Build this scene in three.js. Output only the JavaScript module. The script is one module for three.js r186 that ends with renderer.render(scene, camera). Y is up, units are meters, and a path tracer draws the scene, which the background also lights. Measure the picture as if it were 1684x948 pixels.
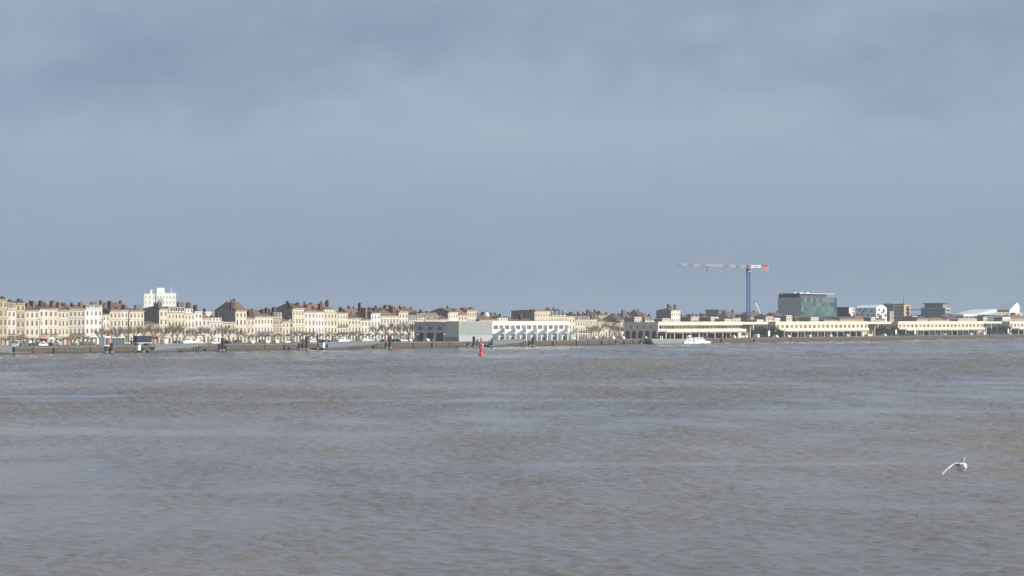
import * as THREE from 'three';
import { mergeGeometries } from 'three/addons/utils/BufferGeometryUtils.js';
import { createNoise2D, createNoise3D } from 'simplex-noise';

// ---------- camera, sky, sun, exposure ----------
const scene = new THREE.Scene();
const camera = new THREE.PerspectiveCamera(13.517, 1684 / 948, 1, 9000);
camera.position.set(0, 15, 0);
camera.rotation.x = 0.01275;
const renderer = new THREE.WebGLRenderer({ antialias: true });
renderer.toneMapping = THREE.LinearToneMapping;
renderer.toneMappingExposure = 1.2;
renderer.shadowMap.enabled = true;
renderer.shadowMap.type = THREE.PCFSoftShadowMap;

let seed = 7;
const rnd = () => { seed = (seed * 1664525 + 1013904223) >>> 0; return seed / 4294967296; };
const rr = (a, b) => a + (b - a) * rnd();
const n2 = createNoise2D(rnd), n3 = createNoise3D(rnd), n2b = createNoise2D(rnd);
const lin = (c) => { c /= 255; return c <= 0.04045 ? c / 12.92 : Math.pow((c + 0.055) / 1.055, 2.4); };

// cloud deck: soft grey blue layers, one smooth field of noise over the whole dome
{
  const W = 2048, Hh = 2048, d = new Float32Array(W * Hh * 4);
  // the larger cloud masses in view: azimuth, elevation, half widths (radians), tilt, strength
  const MASSES = [[-0.15, 0.106, 0.045, 0.012, 0.12, -0.085], [-0.088, 0.094, 0.032, 0.009, 0.1, -0.07], [-0.05, 0.121, 0.075, 0.011, 0.05, -0.06], [-0.2, 0.104, 0.016, 0.014, 0, 0.06], [-0.02, 0.109, 0.016, 0.008, 0.45, 0.055], [0.0, 0.098, 0.05, 0.008, 0.15, 0.03],
    [0.135, 0.1, 0.04, 0.012, -0.1, -0.075], [0.175, 0.088, 0.035, 0.009, 0.1, -0.05], [0.07, 0.112, 0.06, 0.008, 0.05, -0.05], [0.05, 0.078, 0.11, 0.014, 0.02, 0.05], [-0.1, 0.074, 0.1, 0.012, 0, 0.025], [0.2, 0.118, 0.05, 0.008, 0, -0.03]];
  const sm = (a, b, x) => { x = Math.min(1, Math.max(0, (x - a) / (b - a))); return x * x * (3 - 2 * x); };
  for (let j = 0; j < Hh; j++) {
    const e = ((j + 0.5) / Hh - 0.5) * Math.PI, ce = Math.cos(e), se = Math.sin(e);
    for (let i = 0; i < W; i++) {
      const t = ((i + 0.5) / W - 0.5) * 2 * Math.PI, dx = Math.cos(t) * ce, dz = Math.sin(t) * ce, dy = se;
      const az = Math.atan2(dx, -dz);
      // layers stretched along the horizon
      const f = (k, ky, o) => n3(dx * k + o, dz * k, dy * k * ky);
      const sl = 0.35 * Math.sin(az * 6);
      const billow = 0.55 * f(9, 3, 0) + 0.4 * f(21, 2.4 + sl, 5) + 0.26 * f(46, 2, 9) + 0.16 * f(95, 1.7, 14);
      const edge = 0.098 + 0.014 * f(11, 1, 3) + 0.010 * f(30, 1, 8) + 0.006 * f(70, 1.2, 12) + 0.016 * Math.sin(az * 9.5 + 0.7);
      const deck = sm(edge - 0.016, edge + 0.012, e);               // dark cloud base hanging over a paler belt
      const ragged = sm(0.05, 0.115, e) * billow;
      let mass = 0; if (e > 0.03 && e < 0.17 && Math.abs(az) < 0.4) { const wx = az + 0.012 * f(24, 1.5, 21) + 0.006 * f(60, 1.5, 23), we = e + 0.005 * f(24, 1.5, 27) + 0.0025 * f(60, 1.5, 29); for (const [ca, ce0, ra, re, k, a] of MASSES) { const p = (wx - ca) / ra, q = (we - ce0 - k * (wx - ca)) / re, d2 = p * p + q * q; if (d2 < 9) mass += a * Math.exp(-d2); } }
      let v = 1.0 + 0.2 * sm(-0.005, 0.08, e) - 0.1 * deck + 0.05 * ragged + 0.022 * billow + 1.55 * mass;
      v += 0.12 * sm(0.15, 0.5, e) * (1 + 0.5 * f(3, 1.5, 2));
      const warm = 0.035 * Math.sin(az) + 0.006 * billow;           // bluer one way, greyer the other
      const tone = 1 + 0.3 * Math.max(0, 1.12 - v) * sm(0.03, 0.08, e) - 0.22 * Math.max(0, v - 1.12); v /= 1.2;
      const c = [lin(143.5) * v * (1 + warm * 0.4), lin(160) * v * (1 + warm * 0.25), lin(178.5) * v * (1 - warm * 2.2) * tone];
      const o = 4 * (j * W + i);
      if (e < -0.01) { const g = 0.55 + 0.45 * sm(-0.12, -0.01, e); c[0] *= g; c[1] *= g * 0.98; c[2] *= g * 0.94; }
      d[o] = c[0]; d[o + 1] = c[1]; d[o + 2] = c[2]; d[o + 3] = 1;
    }
  }
  const tex = new THREE.DataTexture(d, W, Hh, THREE.RGBAFormat, THREE.FloatType);
  tex.mapping = THREE.EquirectangularReflectionMapping; tex.magFilter = tex.minFilter = THREE.LinearFilter; tex.wrapS = THREE.RepeatWrapping;
  tex.needsUpdate = true;
  scene.background = tex; scene.environment = tex;
}
const sun = new THREE.DirectionalLight(new THREE.Color().setRGB(1, 0.95, 0.855), 4.7);
{
  const target = new THREE.Vector3(150, 0, -1450), el = 27 * Math.PI / 180, dir = new THREE.Vector3(0.9 * Math.cos(el), Math.sin(el), 0.436 * Math.cos(el)).normalize();
  sun.position.copy(target).addScaledVector(dir, 2500); sun.target.position.copy(target);
  sun.castShadow = true; sun.shadow.mapSize.set(4096, 4096); sun.shadow.radius = 1.6;
  Object.assign(sun.shadow.camera, { left: -1300, right: 1300, top: 700, bottom: -700, near: 10, far: 5000 });
  scene.add(sun, sun.target);
}

// ---------- helpers ----------
// the quay runs along (C, -S); u metres along it, v metres inland
const C = 0.5735, S = 0.8192, TURN = Math.atan2(S, C), GROUND = 3.0;
const P = (u, v, y = GROUND) => new THREE.Vector3(-214 + C * u - S * v, y, -(1017 + S * u + C * v));
const taken = {};
function numbered(name) { const k = taken[name] = (taken[name] ?? -1) + 1; return k ? `${name}_${String(k).padStart(3, '0')}` : name; }
function planarUV(g) {
  const p = g.attributes.position, uv = new Float32Array(p.count * 2), a = new THREE.Vector3(), b = new THREE.Vector3(), c = new THREE.Vector3();
  const ox = rr(0, 40), oy = rr(0, 40);
  for (let i = 0; i < p.count; i += 3) {
    a.fromBufferAttribute(p, i); b.fromBufferAttribute(p, i + 1).sub(a); c.fromBufferAttribute(p, i + 2).sub(a); b.cross(c);
    const x = Math.abs(b.x), y = Math.abs(b.y), z = Math.abs(b.z);
    for (let k = i; k < i + 3; k++) {
      const [s, t] = x > y && x > z ? [p.getZ(k), p.getY(k)] : y > z ? [p.getX(k), p.getZ(k)] : [p.getX(k), p.getY(k)];
      uv[2 * k] = s + ox; uv[2 * k + 1] = t + oy;
    }
  }
  g.setAttribute('uv', new THREE.BufferAttribute(uv, 2)); return g;
}
function clean(g) { const o = g.index ? g.toNonIndexed() : g.clone(); for (const k of Object.keys(o.attributes)) if (k !== 'position' && k !== 'normal') o.deleteAttribute(k); return o; }
function geo(list) { const l = (Array.isArray(list) ? list : [list]).map(clean); return planarUV(l.length > 1 ? mergeGeometries(l) : l[0]); }
function mesh(name, g, m, parent) { const o = new THREE.Mesh(g, m); o.name = name; o.castShadow = o.receiveShadow = true; parent.add(o); return o; }
const mk = (name, list, m, parent) => mesh(name, geo(list), m, parent);
const box = (x0, x1, y0, y1, z0, z1) => new THREE.BoxGeometry(x1 - x0, y1 - y0, z1 - z0).translate((x0 + x1) / 2, (y0 + y1) / 2, (z0 + z1) / 2);
function bar(a, b, r, n = 5, r2 = r) {
  const A = new THREE.Vector3(...a), B = new THREE.Vector3(...b), d = B.clone().sub(A), g = new THREE.CylinderGeometry(r2, r, d.length(), n, 1);
  return g.applyQuaternion(new THREE.Quaternion().setFromUnitVectors(new THREE.Vector3(0, 1, 0), d.normalize())).translate((A.x + B.x) / 2, (A.y + B.y) / 2, (A.z + B.z) / 2);
}
// profile points [z, y] pushed along x from x0 to x1
function prism(pts, x0, x1) {
  const s = new THREE.Shape(pts.map(([z, y]) => new THREE.Vector2(-z, y)));
  return new THREE.ExtrudeGeometry(s, { depth: x1 - x0, bevelEnabled: false }).rotateY(Math.PI / 2).translate(x0, 0, 0);
}
// a slab in the facade plane with openings: pts [x, y]; holes are lists of [x, y]
function slab(pts, holes, z0, z1) {
  const s = new THREE.Shape(pts.map((q) => new THREE.Vector2(...q)));
  for (const h of holes) s.holes.push(new THREE.Path(h.map((q) => new THREE.Vector2(...q))));
  return new THREE.ExtrudeGeometry(s, { depth: z1 - z0, bevelEnabled: false }).translate(0, 0, z0);
}
const rect = (x0, x1, y0, y1) => [[x0, y0], [x1, y0], [x1, y1], [x0, y1]];
function arch(x0, x1, y0, y1) { const r = (x1 - x0) / 2, o = [[x0, y0], [x1, y0]]; for (let k = 0; k <= 8; k++) { const a = Math.PI * k / 8; o.push([x0 + r + r * Math.cos(a), y1 - r + r * Math.sin(a)]); } return o; }
function hip(w, d, h, rise, f = 0.42, over = 0.4) {
  const k = Math.min(d * 0.55, w * 0.3), y = h, r = h + rise, z = -d * f;
  const v = [[-over * 0.2, y, over], [w + over * 0.2, y, over], [w + over * 0.2, y, -d - over], [-over * 0.2, y, -d - over], [k, r, z], [w - k, r, z]];
  const q = [[0, 1, 5], [0, 5, 4], [1, 2, 5], [2, 3, 4], [2, 4, 5], [3, 0, 4], [0, 3, 2], [0, 2, 1]], pos = [];
  for (const t of q) for (const i of t) pos.push(...v[i]);
  const g = new THREE.BufferGeometry(); g.setAttribute('position', new THREE.Float32BufferAttribute(pos, 3)); g.computeVertexNormals(); return g;
}
function thing(name, label, category, u, v, group, y = GROUND, turn = TURN) {
  const o = new THREE.Group(); o.name = numbered(name); o.position.copy(P(u, v, y)); o.rotation.y = turn; scene.add(o);
  o.userData = { label, category }; if (group) o.userData.group = group; return o;
}
function dup(src, u, v, turn = TURN, scale = 1, y = GROUND) {
  const o = src.clone(); o.name = numbered(src.name.replace(/_\d{3}$/, '')); o.userData = { ...src.userData };
  o.position.copy(P(u, v, y)); o.rotation.y = turn; o.scale.setScalar(scale); scene.add(o); return o;
}
function structure(o, label, category) { o.userData = { kind: 'structure', label, category }; return o; }

// ---------- materials ----------
function tex(size, metres, fn) {
  const d = new Uint8Array(size * size * 4);
  for (let j = 0; j < size; j++) for (let i = 0; i < size; i++) { const c = fn(i / size, j / size), o = 4 * (j * size + i); for (let k = 0; k < 3; k++) d[o + k] = Math.max(0, Math.min(255, c[k] * 255)); d[o + 3] = 255; }
  const t = new THREE.DataTexture(d, size, size); t.wrapS = t.wrapT = THREE.RepeatWrapping; t.magFilter = t.minFilter = THREE.LinearFilter; t.colorSpace = THREE.SRGBColorSpace; t.repeat.set(1 / metres, 1 / metres); t.needsUpdate = true; return t;
}
// seamless noise on a torus-like blend
const tn = (x, y, f, fy = f) => { const a = n2(x * f, y * fy), b = n2(x * f - f, y * fy), c = n2(x * f, y * fy - fy), d = n2(x * f - f, y * fy - fy); return a * (1 - x) * (1 - y) + b * x * (1 - y) + c * (1 - x) * y + d * x * y; };
const stoneTex = tex(512, 14, (x, y) => {                                      // blotched limestone with soot streaks
  const k = 0.93 + 0.05 * tn(x, y, 9) + 0.045 * tn(x, y, 40) + 0.03 * tn(x, y, 120), soot = Math.max(0, tn(x, y, 26, 4) - 0.25) * 0.32;
  return [k - soot, k - soot * 1.05, k - soot * 1.15];
});
const tileTex = tex(512, 10, (x, y) => { const k = 0.86 + 0.12 * tn(x, y, 14) + 0.12 * tn(x, y, 60) + 0.08 * tn(x, y, 150), w = 0.06 * tn(x, y, 22); return [k + w, k - w * 0.4, k - w]; });
const wallTex = tex(512, 16, (x, y) => {                                       // wet, stained masonry
  const k = 0.78 + 0.15 * tn(x, y, 7, 12) + 0.1 * tn(x, y, 40) + 0.08 * tn(x, y, 110), g = 0.05 * tn(x, y, 10), st = Math.max(0, tn(x, y, 34, 3)) * 0.25; return [k - st, k - st + g * 0.5, k - st - g];
});
const M = (r, g, b, o = {}) => new THREE.MeshStandardMaterial({ color: new THREE.Color().setRGB(r, g, b), roughness: 0.85, ...o });
const tints = {
  tan: M(0.50, 0.41, 0.29, { map: stoneTex }), cream: M(0.68, 0.61, 0.50, { map: stoneTex }), pale: M(0.72, 0.665, 0.575, { map: stoneTex }), yellow: M(0.68, 0.595, 0.465, { map: stoneTex }),
  white: M(0.82, 0.79, 0.73, { map: stoneTex }), pink: M(0.65, 0.56, 0.465, { map: stoneTex }), grey: M(0.53, 0.475, 0.39, { map: stoneTex }), brick: M(0.40, 0.22, 0.15, { map: stoneTex }), blue: M(0.15, 0.19, 0.25, { map: stoneTex }),
};
const party = [M(0.48, 0.375, 0.295, { map: wallTex }), M(0.52, 0.42, 0.335, { map: wallTex }), M(0.44, 0.36, 0.305, { map: wallTex }), M(0.56, 0.45, 0.345, { map: wallTex })];
const tiles = [M(0.185, 0.115, 0.082, { map: tileTex }), M(0.235, 0.14, 0.095, { map: tileTex }), M(0.145, 0.1, 0.08, { map: tileTex }), M(0.20, 0.145, 0.108, { map: tileTex }), M(0.27, 0.165, 0.11, { map: tileTex })];
const slate = M(0.085, 0.092, 0.108, { map: tileTex, roughness: 0.6 });
const zinc = M(0.25, 0.26, 0.28, { roughness: 0.5 });
const chimneyM = [M(0.17, 0.10, 0.075, { map: wallTex }), M(0.26, 0.18, 0.13, { map: wallTex }), M(0.12, 0.09, 0.08, { map: wallTex }), M(0.34, 0.25, 0.18, { map: wallTex })];
const potM = M(0.30, 0.13, 0.075);
const glassM = [M(0.05, 0.052, 0.055, { roughness: 0.15 }), M(0.12, 0.115, 0.105, { roughness: 0.2 }), M(0.24, 0.22, 0.19, { roughness: 0.3 }), M(0.08, 0.065, 0.05, { roughness: 0.2 })];
const frameM = M(0.62, 0.6, 0.55), ironM = M(0.045, 0.05, 0.055, { roughness: 0.5 }), doorM = [M(0.09, 0.06, 0.045), M(0.05, 0.07, 0.06), M(0.16, 0.1, 0.06), M(0.06, 0.06, 0.07)];
const whiteM = M(0.82, 0.81, 0.77), creamM = M(0.80, 0.695, 0.565, { map: stoneTex }), greyM = M(0.42, 0.44, 0.45), darkM = M(0.045, 0.047, 0.052), steelM = M(0.33, 0.36, 0.38, { roughness: 0.5 });

// ---------- river ----------
{
  // oily slicks: long calm tongues left by the current
  const SL = [[-28, 447, 95, 11, 0.02], [-52, 322, 34, 9, -0.18], [-80, 330, 26, 7, -0.1], [-95, 470, 70, 8, 0], [70, 395, 60, 6, 0.05], [20, 250, 24, 5, 0.1], [-30, 212, 22, 5, -0.05], [36, 196, 16, 4, 0]];
  const slick = (x, z) => { let s = 0; for (const [cx, cz, rx, rz, k] of SL) { const dx = (x - cx) / rx, dz = (z - cz - k * (x - cx) + 3 * n2b(x * 0.05, z * 0.03)) / rz, q = dx * dx + dz * dz; if (q < 4) s += 0.85 * Math.exp(-q * 1.6); } return s; };
  const gust = (x, z) => { const a = n2b(x * 0.0042 + 3, z * 0.0021), b = n2b(x * 0.013, z * 0.006 + 9), c = n2b(x * 0.05, z * 0.022 + 4); return 0.95 + 0.5 * a + 0.45 * b + 0.4 * c - slick(x, z); };
  const height = (x, z, k) => {
    const q = 0.22 * n2b(x * 0.11, z * 0.11);
    const cr = (n, p) => Math.max(0, n + 0.12) ** p;                           // flat troughs, short raised wavelets
    return k * (0.05 * n2(x * 0.06 + q, z * 0.085 - q) + 0.13 * cr(n2(x * 0.17 + q, z * 0.22 + 11 + q), 1.8) + 0.155 * cr(n2(x * 0.38, z * 0.55 + 31 + q), 1.7) + 0.078 * cr(n2(x * 0.95 + 7, z * 1.2), 1.5));
  };
  const swell = (z) => z < 200 ? 0.7 : z < 560 ? 0.7 + 0.62 * (z - 200) / 360 : z < 900 ? 1.32 + (z - 560) * 0.0004 : 2.1;
  const patches = [];
  function patch(x0, x1, z0, z1, nx, nz, amp) {
    const pos = new Float32Array((nx + 1) * (nz + 1) * 3), uv = new Float32Array((nx + 1) * (nz + 1) * 2), col = new Float32Array((nx + 1) * (nz + 1) * 3), idx = [];
    for (let j = 0, o = 0; j <= nz; j++) for (let i = 0; i <= nx; i++, o++) {
      const x = x0 + (x1 - x0) * i / nx, z = z0 + (z1 - z0) * j / nz;
      const e = Math.min(1, Math.min(x - x0, x1 - x) / 12) * Math.min(1, Math.max(0, (z - 105) / 12)) * swell(z), g = Math.max(0.15, gust(x, z));
      pos[3 * o] = x; pos[3 * o + 1] = amp ? height(x, z, amp * g * e) : 0; pos[3 * o + 2] = -z; uv[2 * o] = x; uv[2 * o + 1] = z;
      // silt carried in ragged tongues by the current
      const s = n2b(x * 0.0065 + 20, z * 0.0036 + 5) + 0.5 * n2b(x * 0.022, z * 0.013 + 40) + 0.3 * n2b(x * 0.08, z * 0.05), band = Math.exp(-(((z - 552 - 0.1 * x + 14 * n2b(x * 0.012, 3)) / 30) ** 2)) * (0.8 + 0.5 * n2b(x * 0.03, z * 0.05)), m = 1 + 0.18 * s + 0.45 * band;
      col[3 * o] = m; col[3 * o + 1] = m * (1 - 0.02 * s); col[3 * o + 2] = m * (1 - 0.07 * s);
    }
    for (let j = 0; j < nz; j++) for (let i = 0; i < nx; i++) { const a = j * (nx + 1) + i, b = a + 1, c = a + nx + 1, d = c + 1; idx.push(a, b, c, b, d, c); }
    const g = new THREE.BufferGeometry();
    g.setAttribute('position', new THREE.BufferAttribute(pos, 3)); g.setAttribute('uv', new THREE.BufferAttribute(uv, 2)); g.setAttribute('color', new THREE.BufferAttribute(col, 3)); g.setIndex(idx); g.computeVertexNormals(); patches.push(g);
  }
  patch(-85, 85, 105, 330, 500, 640, 1); patch(-150, 150, 330, 520, 560, 350, 1);
  patch(-235, 235, 520, 900, 560, 420, 1); patch(-460, 460, 900, 2000, 420, 460, 1);
  patch(-85, 85, -60, 105, 40, 40, 0);
  patch(-1500, -235, -60, 900, 60, 40, 0); patch(235, 1500, -60, 900, 60, 40, 0);
  patch(-235, -85, -60, 330, 20, 60, 0); patch(85, 235, -60, 330, 20, 60, 0); patch(-235, -150, 330, 520, 14, 30, 0); patch(150, 235, 330, 520, 14, 30, 0);
  patch(-1500, 1500, 2000, 3600, 60, 60, 0); patch(-1500, -460, 900, 2000, 40, 30, 0); patch(460, 1500, 900, 2000, 40, 30, 0);
  const SZ = 1024, L = 34, hgt = new Float32Array(SZ * SZ), nd = new Uint8Array(SZ * SZ * 4);
  for (let j = 0; j < SZ; j++) for (let i = 0; i < SZ; i++) {
    const x = i / SZ, y = j / SZ;
    hgt[j * SZ + i] = 0.012 * tn(x, y, 22, 30) + 0.005 * tn(x, y, 56, 74) + 0.002 * tn(x, y, 130, 170);
  }
  for (let j = 0; j < SZ; j++) for (let i = 0; i < SZ; i++) {
    const at = (a, b) => hgt[((b + SZ) % SZ) * SZ + (a + SZ) % SZ], k = SZ / (2 * L), nx = -(at(i + 1, j) - at(i - 1, j)) * k, ny = -(at(i, j + 1) - at(i, j - 1)) * k, l = Math.hypot(nx, ny, 1), o = 4 * (j * SZ + i);
    nd[o] = 127.5 + 127.5 * nx / l; nd[o + 1] = 127.5 + 127.5 * ny / l; nd[o + 2] = 127.5 + 127.5 / l; nd[o + 3] = 255;
  }
  const nt = new THREE.DataTexture(nd, SZ, SZ); nt.wrapS = nt.wrapT = THREE.RepeatWrapping; nt.magFilter = nt.minFilter = THREE.LinearFilter; nt.repeat.set(1 / L, 1 / L); nt.needsUpdate = true;
  const m = new THREE.MeshPhysicalMaterial({ color: new THREE.Color().setRGB(0.176, 0.131, 0.098), roughness: 0.13, ior: 1.33, vertexColors: true, normalMap: nt, normalScale: new THREE.Vector2(1, 1) });
  structure(mesh('river', mergeGeometries(patches), m, scene), 'wide muddy grey brown river ruffled by wind', 'river');
}

// ---------- quay ----------
{
  const g = new THREE.Group(); g.name = 'quay'; g.position.copy(P(0, 0, 0)); g.rotation.y = TURN; scene.add(g);
  structure(g, 'stone quay with dark wet river wall and paved top', 'quay');
  mk('river_wall', box(-700, 2600, -4, 2.68, -3, 0), M(0.165, 0.135, 0.1, { map: wallTex }), g);
  mk('weed_band', prism([[0.02, -1], [0.3, -1], [0.22, 0.35], [0.02, 0.75]], -700, 2600), M(0.075, 0.068, 0.05, { map: wallTex }), g);
  const cop = geo(box(0, 5.96, 2.68, 3.05, -0.9, 0.14)), copM = [M(0.42, 0.36, 0.285, { map: wallTex }), M(0.36, 0.31, 0.25, { map: wallTex })];
  for (let k = 0; k < 180; k++) { const o = mesh('coping_stone', cop, copM[rnd() < 0.5 ? 0 : 1], g); o.position.set(-10 + 6 * k, 0, 0); }
  mk('paving', box(-700, 2600, 2, 3, -2500, -0.9), M(0.30, 0.27, 0.235, { map: wallTex }), g);
  for (const u of [18, 52, 118, 168, 226, 284, 316, 448, 470, 496, 506, 600, 690]) { mk('ladder', [box(u, u + 0.1, 0, 3, 0.2, 0.3), box(u + 0.5, u + 0.6, 0, 3, 0.2, 0.3), ...[0.4, 0.8, 1.2, 1.6, 2, 2.4].map((y) => box(u + 0.1, u + 0.5, y, y + 0.08, 0.2, 0.28))], ironM, g); }
  for (const u of [30, 64, 95, 140, 182, 214, 262, 300, 412, 436, 462, 486, 520, 598, 640]) mk('timber_fender', box(u, u + 0.55, -1, 2.6, 0.32, 0.75), M(0.05, 0.042, 0.034), g);
}

// ---------- houses ----------
const winCache = {};
function winGeo(w, h) {
  const k = w.toFixed(2) + '_' + h.toFixed(2);
  return winCache[k] ??= { pane: geo(box(-w / 2, w / 2, 0, h, -0.36, -0.3)), frame: geo([box(-0.06, 0.06, 0, h, -0.3, -0.24), box(-w / 2, w / 2, h * 0.66, h * 0.66 + 0.1, -0.3, -0.25), box(-w / 2 - 0.14, w / 2 + 0.14, -0.2, -0.02, 0.003, 0.16)]) };
}
function addWindow(parent, x, y, w, h, z = 0, mat) {
  const g = winGeo(w, h), p = mesh('window', g.pane, mat || glassM[Math.floor(rnd() * rnd() * 4)], parent); p.position.set(x, y, z); mesh('frame', g.frame, frameM, p); return p;
}
const potGeo = geo(new THREE.CylinderGeometry(0.14, 0.19, 0.55, 6));
function chimney(parent, x, z, w, y0, y1, d = 1.6) {
  const c = mk('chimney', [box(x - w / 2, x + w / 2, y0, y1 - 0.15, z - d / 2, z + d / 2), box(x - w / 2 - 0.1, x + w / 2 + 0.1, y1 - 0.15, y1, z - d / 2 - 0.1, z + d / 2 + 0.1)], chimneyM[Math.floor(rnd() * 4)], parent);
  const n = Math.max(1, Math.min(4, Math.round(w / 0.7))), pot = potGeo;
  for (let k = 0; k < n; k++) mesh('chimney_pot', pot, potM, c).position.set(x - w / 2 + w * (k + 0.5) / n, y1 + 0.275, z);
}
function house([u, w, h, roof, rise, v, d, tint, flags, chims, label], group, inland) {
  const t = thing(inland ? 'inland_house' : 'town_house', label, 'house', u, v, group), front = tints[tint], side = party[Math.floor(rnd() * 4)];
  const tile = flags.includes('S') ? slate : tiles[Math.floor(rnd() * 5)];
  const n = Math.max(1, Math.round(h / 4.0)), fh = h / n, bays = Math.max(2, Math.round(w / 2.65)), bw = w / bays, ww = Math.min(1.25, bw * 0.44);
  const from = inland ? Math.max(0, n - 2) : 0, holes = [], wins = [];
  for (let f = from; f < n; f++) for (let k = 0; k < bays; k++) {
    const x = bw * (k + 0.5), y = f * fh;
    if (f === 0) {
      const dw = bw * 0.58; holes.push(flags.includes('a') ? arch(x - dw / 2, x + dw / 2, 0.05, fh - 0.7) : rect(x - dw / 2, x + dw / 2, 0.05, fh - 1.0)); wins.push([x, 0.05, dw, fh - 1.0, 1]);
    } else { const hh = Math.min(2.35, fh * (f === n - 1 && n > 2 ? 0.46 : 0.58)), y0 = y + fh * 0.2; holes.push(rect(x - ww / 2, x + ww / 2, y0, y0 + hh)); wins.push([x, y0, ww, hh, 0]); }
  }
  const jut = rr(0, 0.12);
  mk('front_wall', slab(rect(0, w, 0, h), holes, -0.45, 0), front, t);
  const rz = -d * 0.42, solid = [box(0.01, w - 0.01, 0, h - 0.02, -d, -0.45)];
  if ('gGs'.includes(roof)) solid.push(prism([[-0.46, h - 0.03], [rz, h + rise - 0.3], [-d, h - 0.03]], 0.01, w - 0.01));
  mk('party_wall', solid, side, t);
  for (const [x, y, a, b, door] of wins) {
    if (door) { const p = mk('door', box(x - a / 2, x + a / 2, y, y + b, -0.36, -0.3), rnd() < 0.45 ? doorM[Math.floor(rnd() * 4)] : glassM[Math.floor(rnd() * 2)], t); mk('frame', [box(x - 0.06, x + 0.06, y, y + b, -0.3, -0.24), box(x - a / 2, x + a / 2, y + b * 0.72, y + b * 0.72 + 0.1, -0.3, -0.25)], frameM, p); }
    else addWindow(t, x, y, a, b);
  }
  mk('cornice', prism([[0.003, h - 0.55], [0.3, h - 0.5], [0.35, h - 0.25], [0.55 + jut, h - 0.2], [0.55 + jut, h + 0.05], [0.003, h + 0.05]], 0.02, w - 0.02), front, t);
  for (let f = 1; f < n; f++) if (f >= from) mk('string_course', box(0.02, w - 0.02, f * fh - 0.12, f * fh + 0.1, 0.003, 0.16 + jut), front, t);
  // roofs
  const top = h + 0.06;
  if (roof === 'g' || roof === 'G') mk('roof', prism([[0.6, top - 0.12], [0.6, top + 0.1], [rz, top + rise], [-d - 0.3, top + 0.1], [-d - 0.3, top - 0.12], [rz, top + rise - 0.28]], 0.015, w - 0.015), tile, t);
  else if (roof === 'h') mk('roof', hip(w, d, top, rise), tile, t);
  else if (roof === 'f') mk('roof', [box(0.05, w - 0.05, top, top + 0.25 + rise * 0.4, -d, -0.25)], inland ? front : zinc, t);
  else if (roof === 'm') {
    const r = mk('roof', prism([[0.1, top], [-0.9, top + rise * 0.86], [-d * 0.45, top + rise], [-d + 0.6, top + rise * 0.86], [-d, top]], 0.015, w - 0.015), flags.includes('S') || rnd() < 0.4 ? slate : tile, t);
    const nd = +(/D(\d)/.exec(flags)?.[1] || 3), dh = Math.min(2.5, rise * 0.82), dw = Math.min(1.5, w / nd * 0.62);
    for (let k = 0; k < nd; k++) {
      const x = w * (k + 0.5) / nd, o = mk('dormer', [box(x - dw / 2, x - dw / 2 + 0.22, top, top + dh, -1.9, 0.12), box(x + dw / 2 - 0.22, x + dw / 2, top, top + dh, -1.9, 0.12), box(x - dw / 2 + 0.22, x + dw / 2 - 0.22, top, top + 0.35, -0.4, 0.12), box(x - dw / 2 - 0.12, x + dw / 2 + 0.12, top + dh, top + dh + 0.2, -1.9, 0.3)], tints[rnd() < 0.6 ? 'white' : 'pale'], t);
      mk('pane', box(x - dw / 2 + 0.22, x + dw / 2 - 0.22, top + 0.35, top + dh, -0.2, -0.14), glassM[Math.floor(rnd() * 3)], o);
    }
  } else if (roof === 'p') {
    const hs = [], nb = Math.max(2, bays), ah = rise * 0.82;
    for (let k = 0; k < nb; k++) { const x = w * (k + 0.5) / nb; hs.push(rect(x - 0.45, x + 0.45, top + ah * 0.2, top + ah * 0.78)); }
    const o = mk('attic', [slab(rect(0.3, w - 0.3, top, top + ah), hs, -1.3, -0.9), box(0.31, w - 0.31, top, top + ah - 0.01, -d, -1.3)], front, t);
    for (let k = 0; k < nb; k++) { const x = w * (k + 0.5) / nb; mk('pane', box(x - 0.45, x + 0.45, top + ah * 0.2, top + ah * 0.78, -1.24, -1.18), glassM[Math.floor(rnd() * 3)], o); }
    mk('roof', prism([[-0.6, top + ah], [-0.6, top + ah + 0.16], [rz - 0.5, top + rise + 0.16], [-d - 0.2, top + ah + 0.16], [-d - 0.2, top + ah]], 0.2, w - 0.2), tile, t);
  }
  for (const [x, cw, cy] of chims) { const z = -Math.min(d * 0.42, 2.5); if (cy > h + 0.5) chimney(t, x, z, Math.min(cw, w * 0.8), h + 0.1, cy, cw > 2 ? 1.1 : 1.7); }
  const extra = roof === 'f' ? 0 : Math.floor(rr(0.4, 1 + w / 5));                // small stacks and aerials crowd the ridges
  for (let k = 0; k < extra; k++) { const x = w * (k + rr(0.15, 0.85)) / extra, y1 = h + rise + rr(0.5, 1.5); chimney(t, Math.max(0.5, Math.min(w - 0.5, x)), rz + rr(-0.6, 0.9), rr(0.6, 1.3), h + 0.2, y1, rr(0.7, 1.4)); }
  if (rnd() < 0.3) { const x = rr(0.2, 0.8) * w, y = h + rise + rr(1.4, 3), y0 = h + rise * 0.7; mk('aerial', [bar([x, y0, rz], [x, y, rz], 0.05, 4), bar([x - 0.6, y - 0.2, rz], [x + 0.6, y - 0.2, rz], 0.04, 4), bar([x - 0.4, y - 0.5, rz], [x + 0.4, y - 0.5, rz], 0.04, 4)], ironM, t); }
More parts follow.
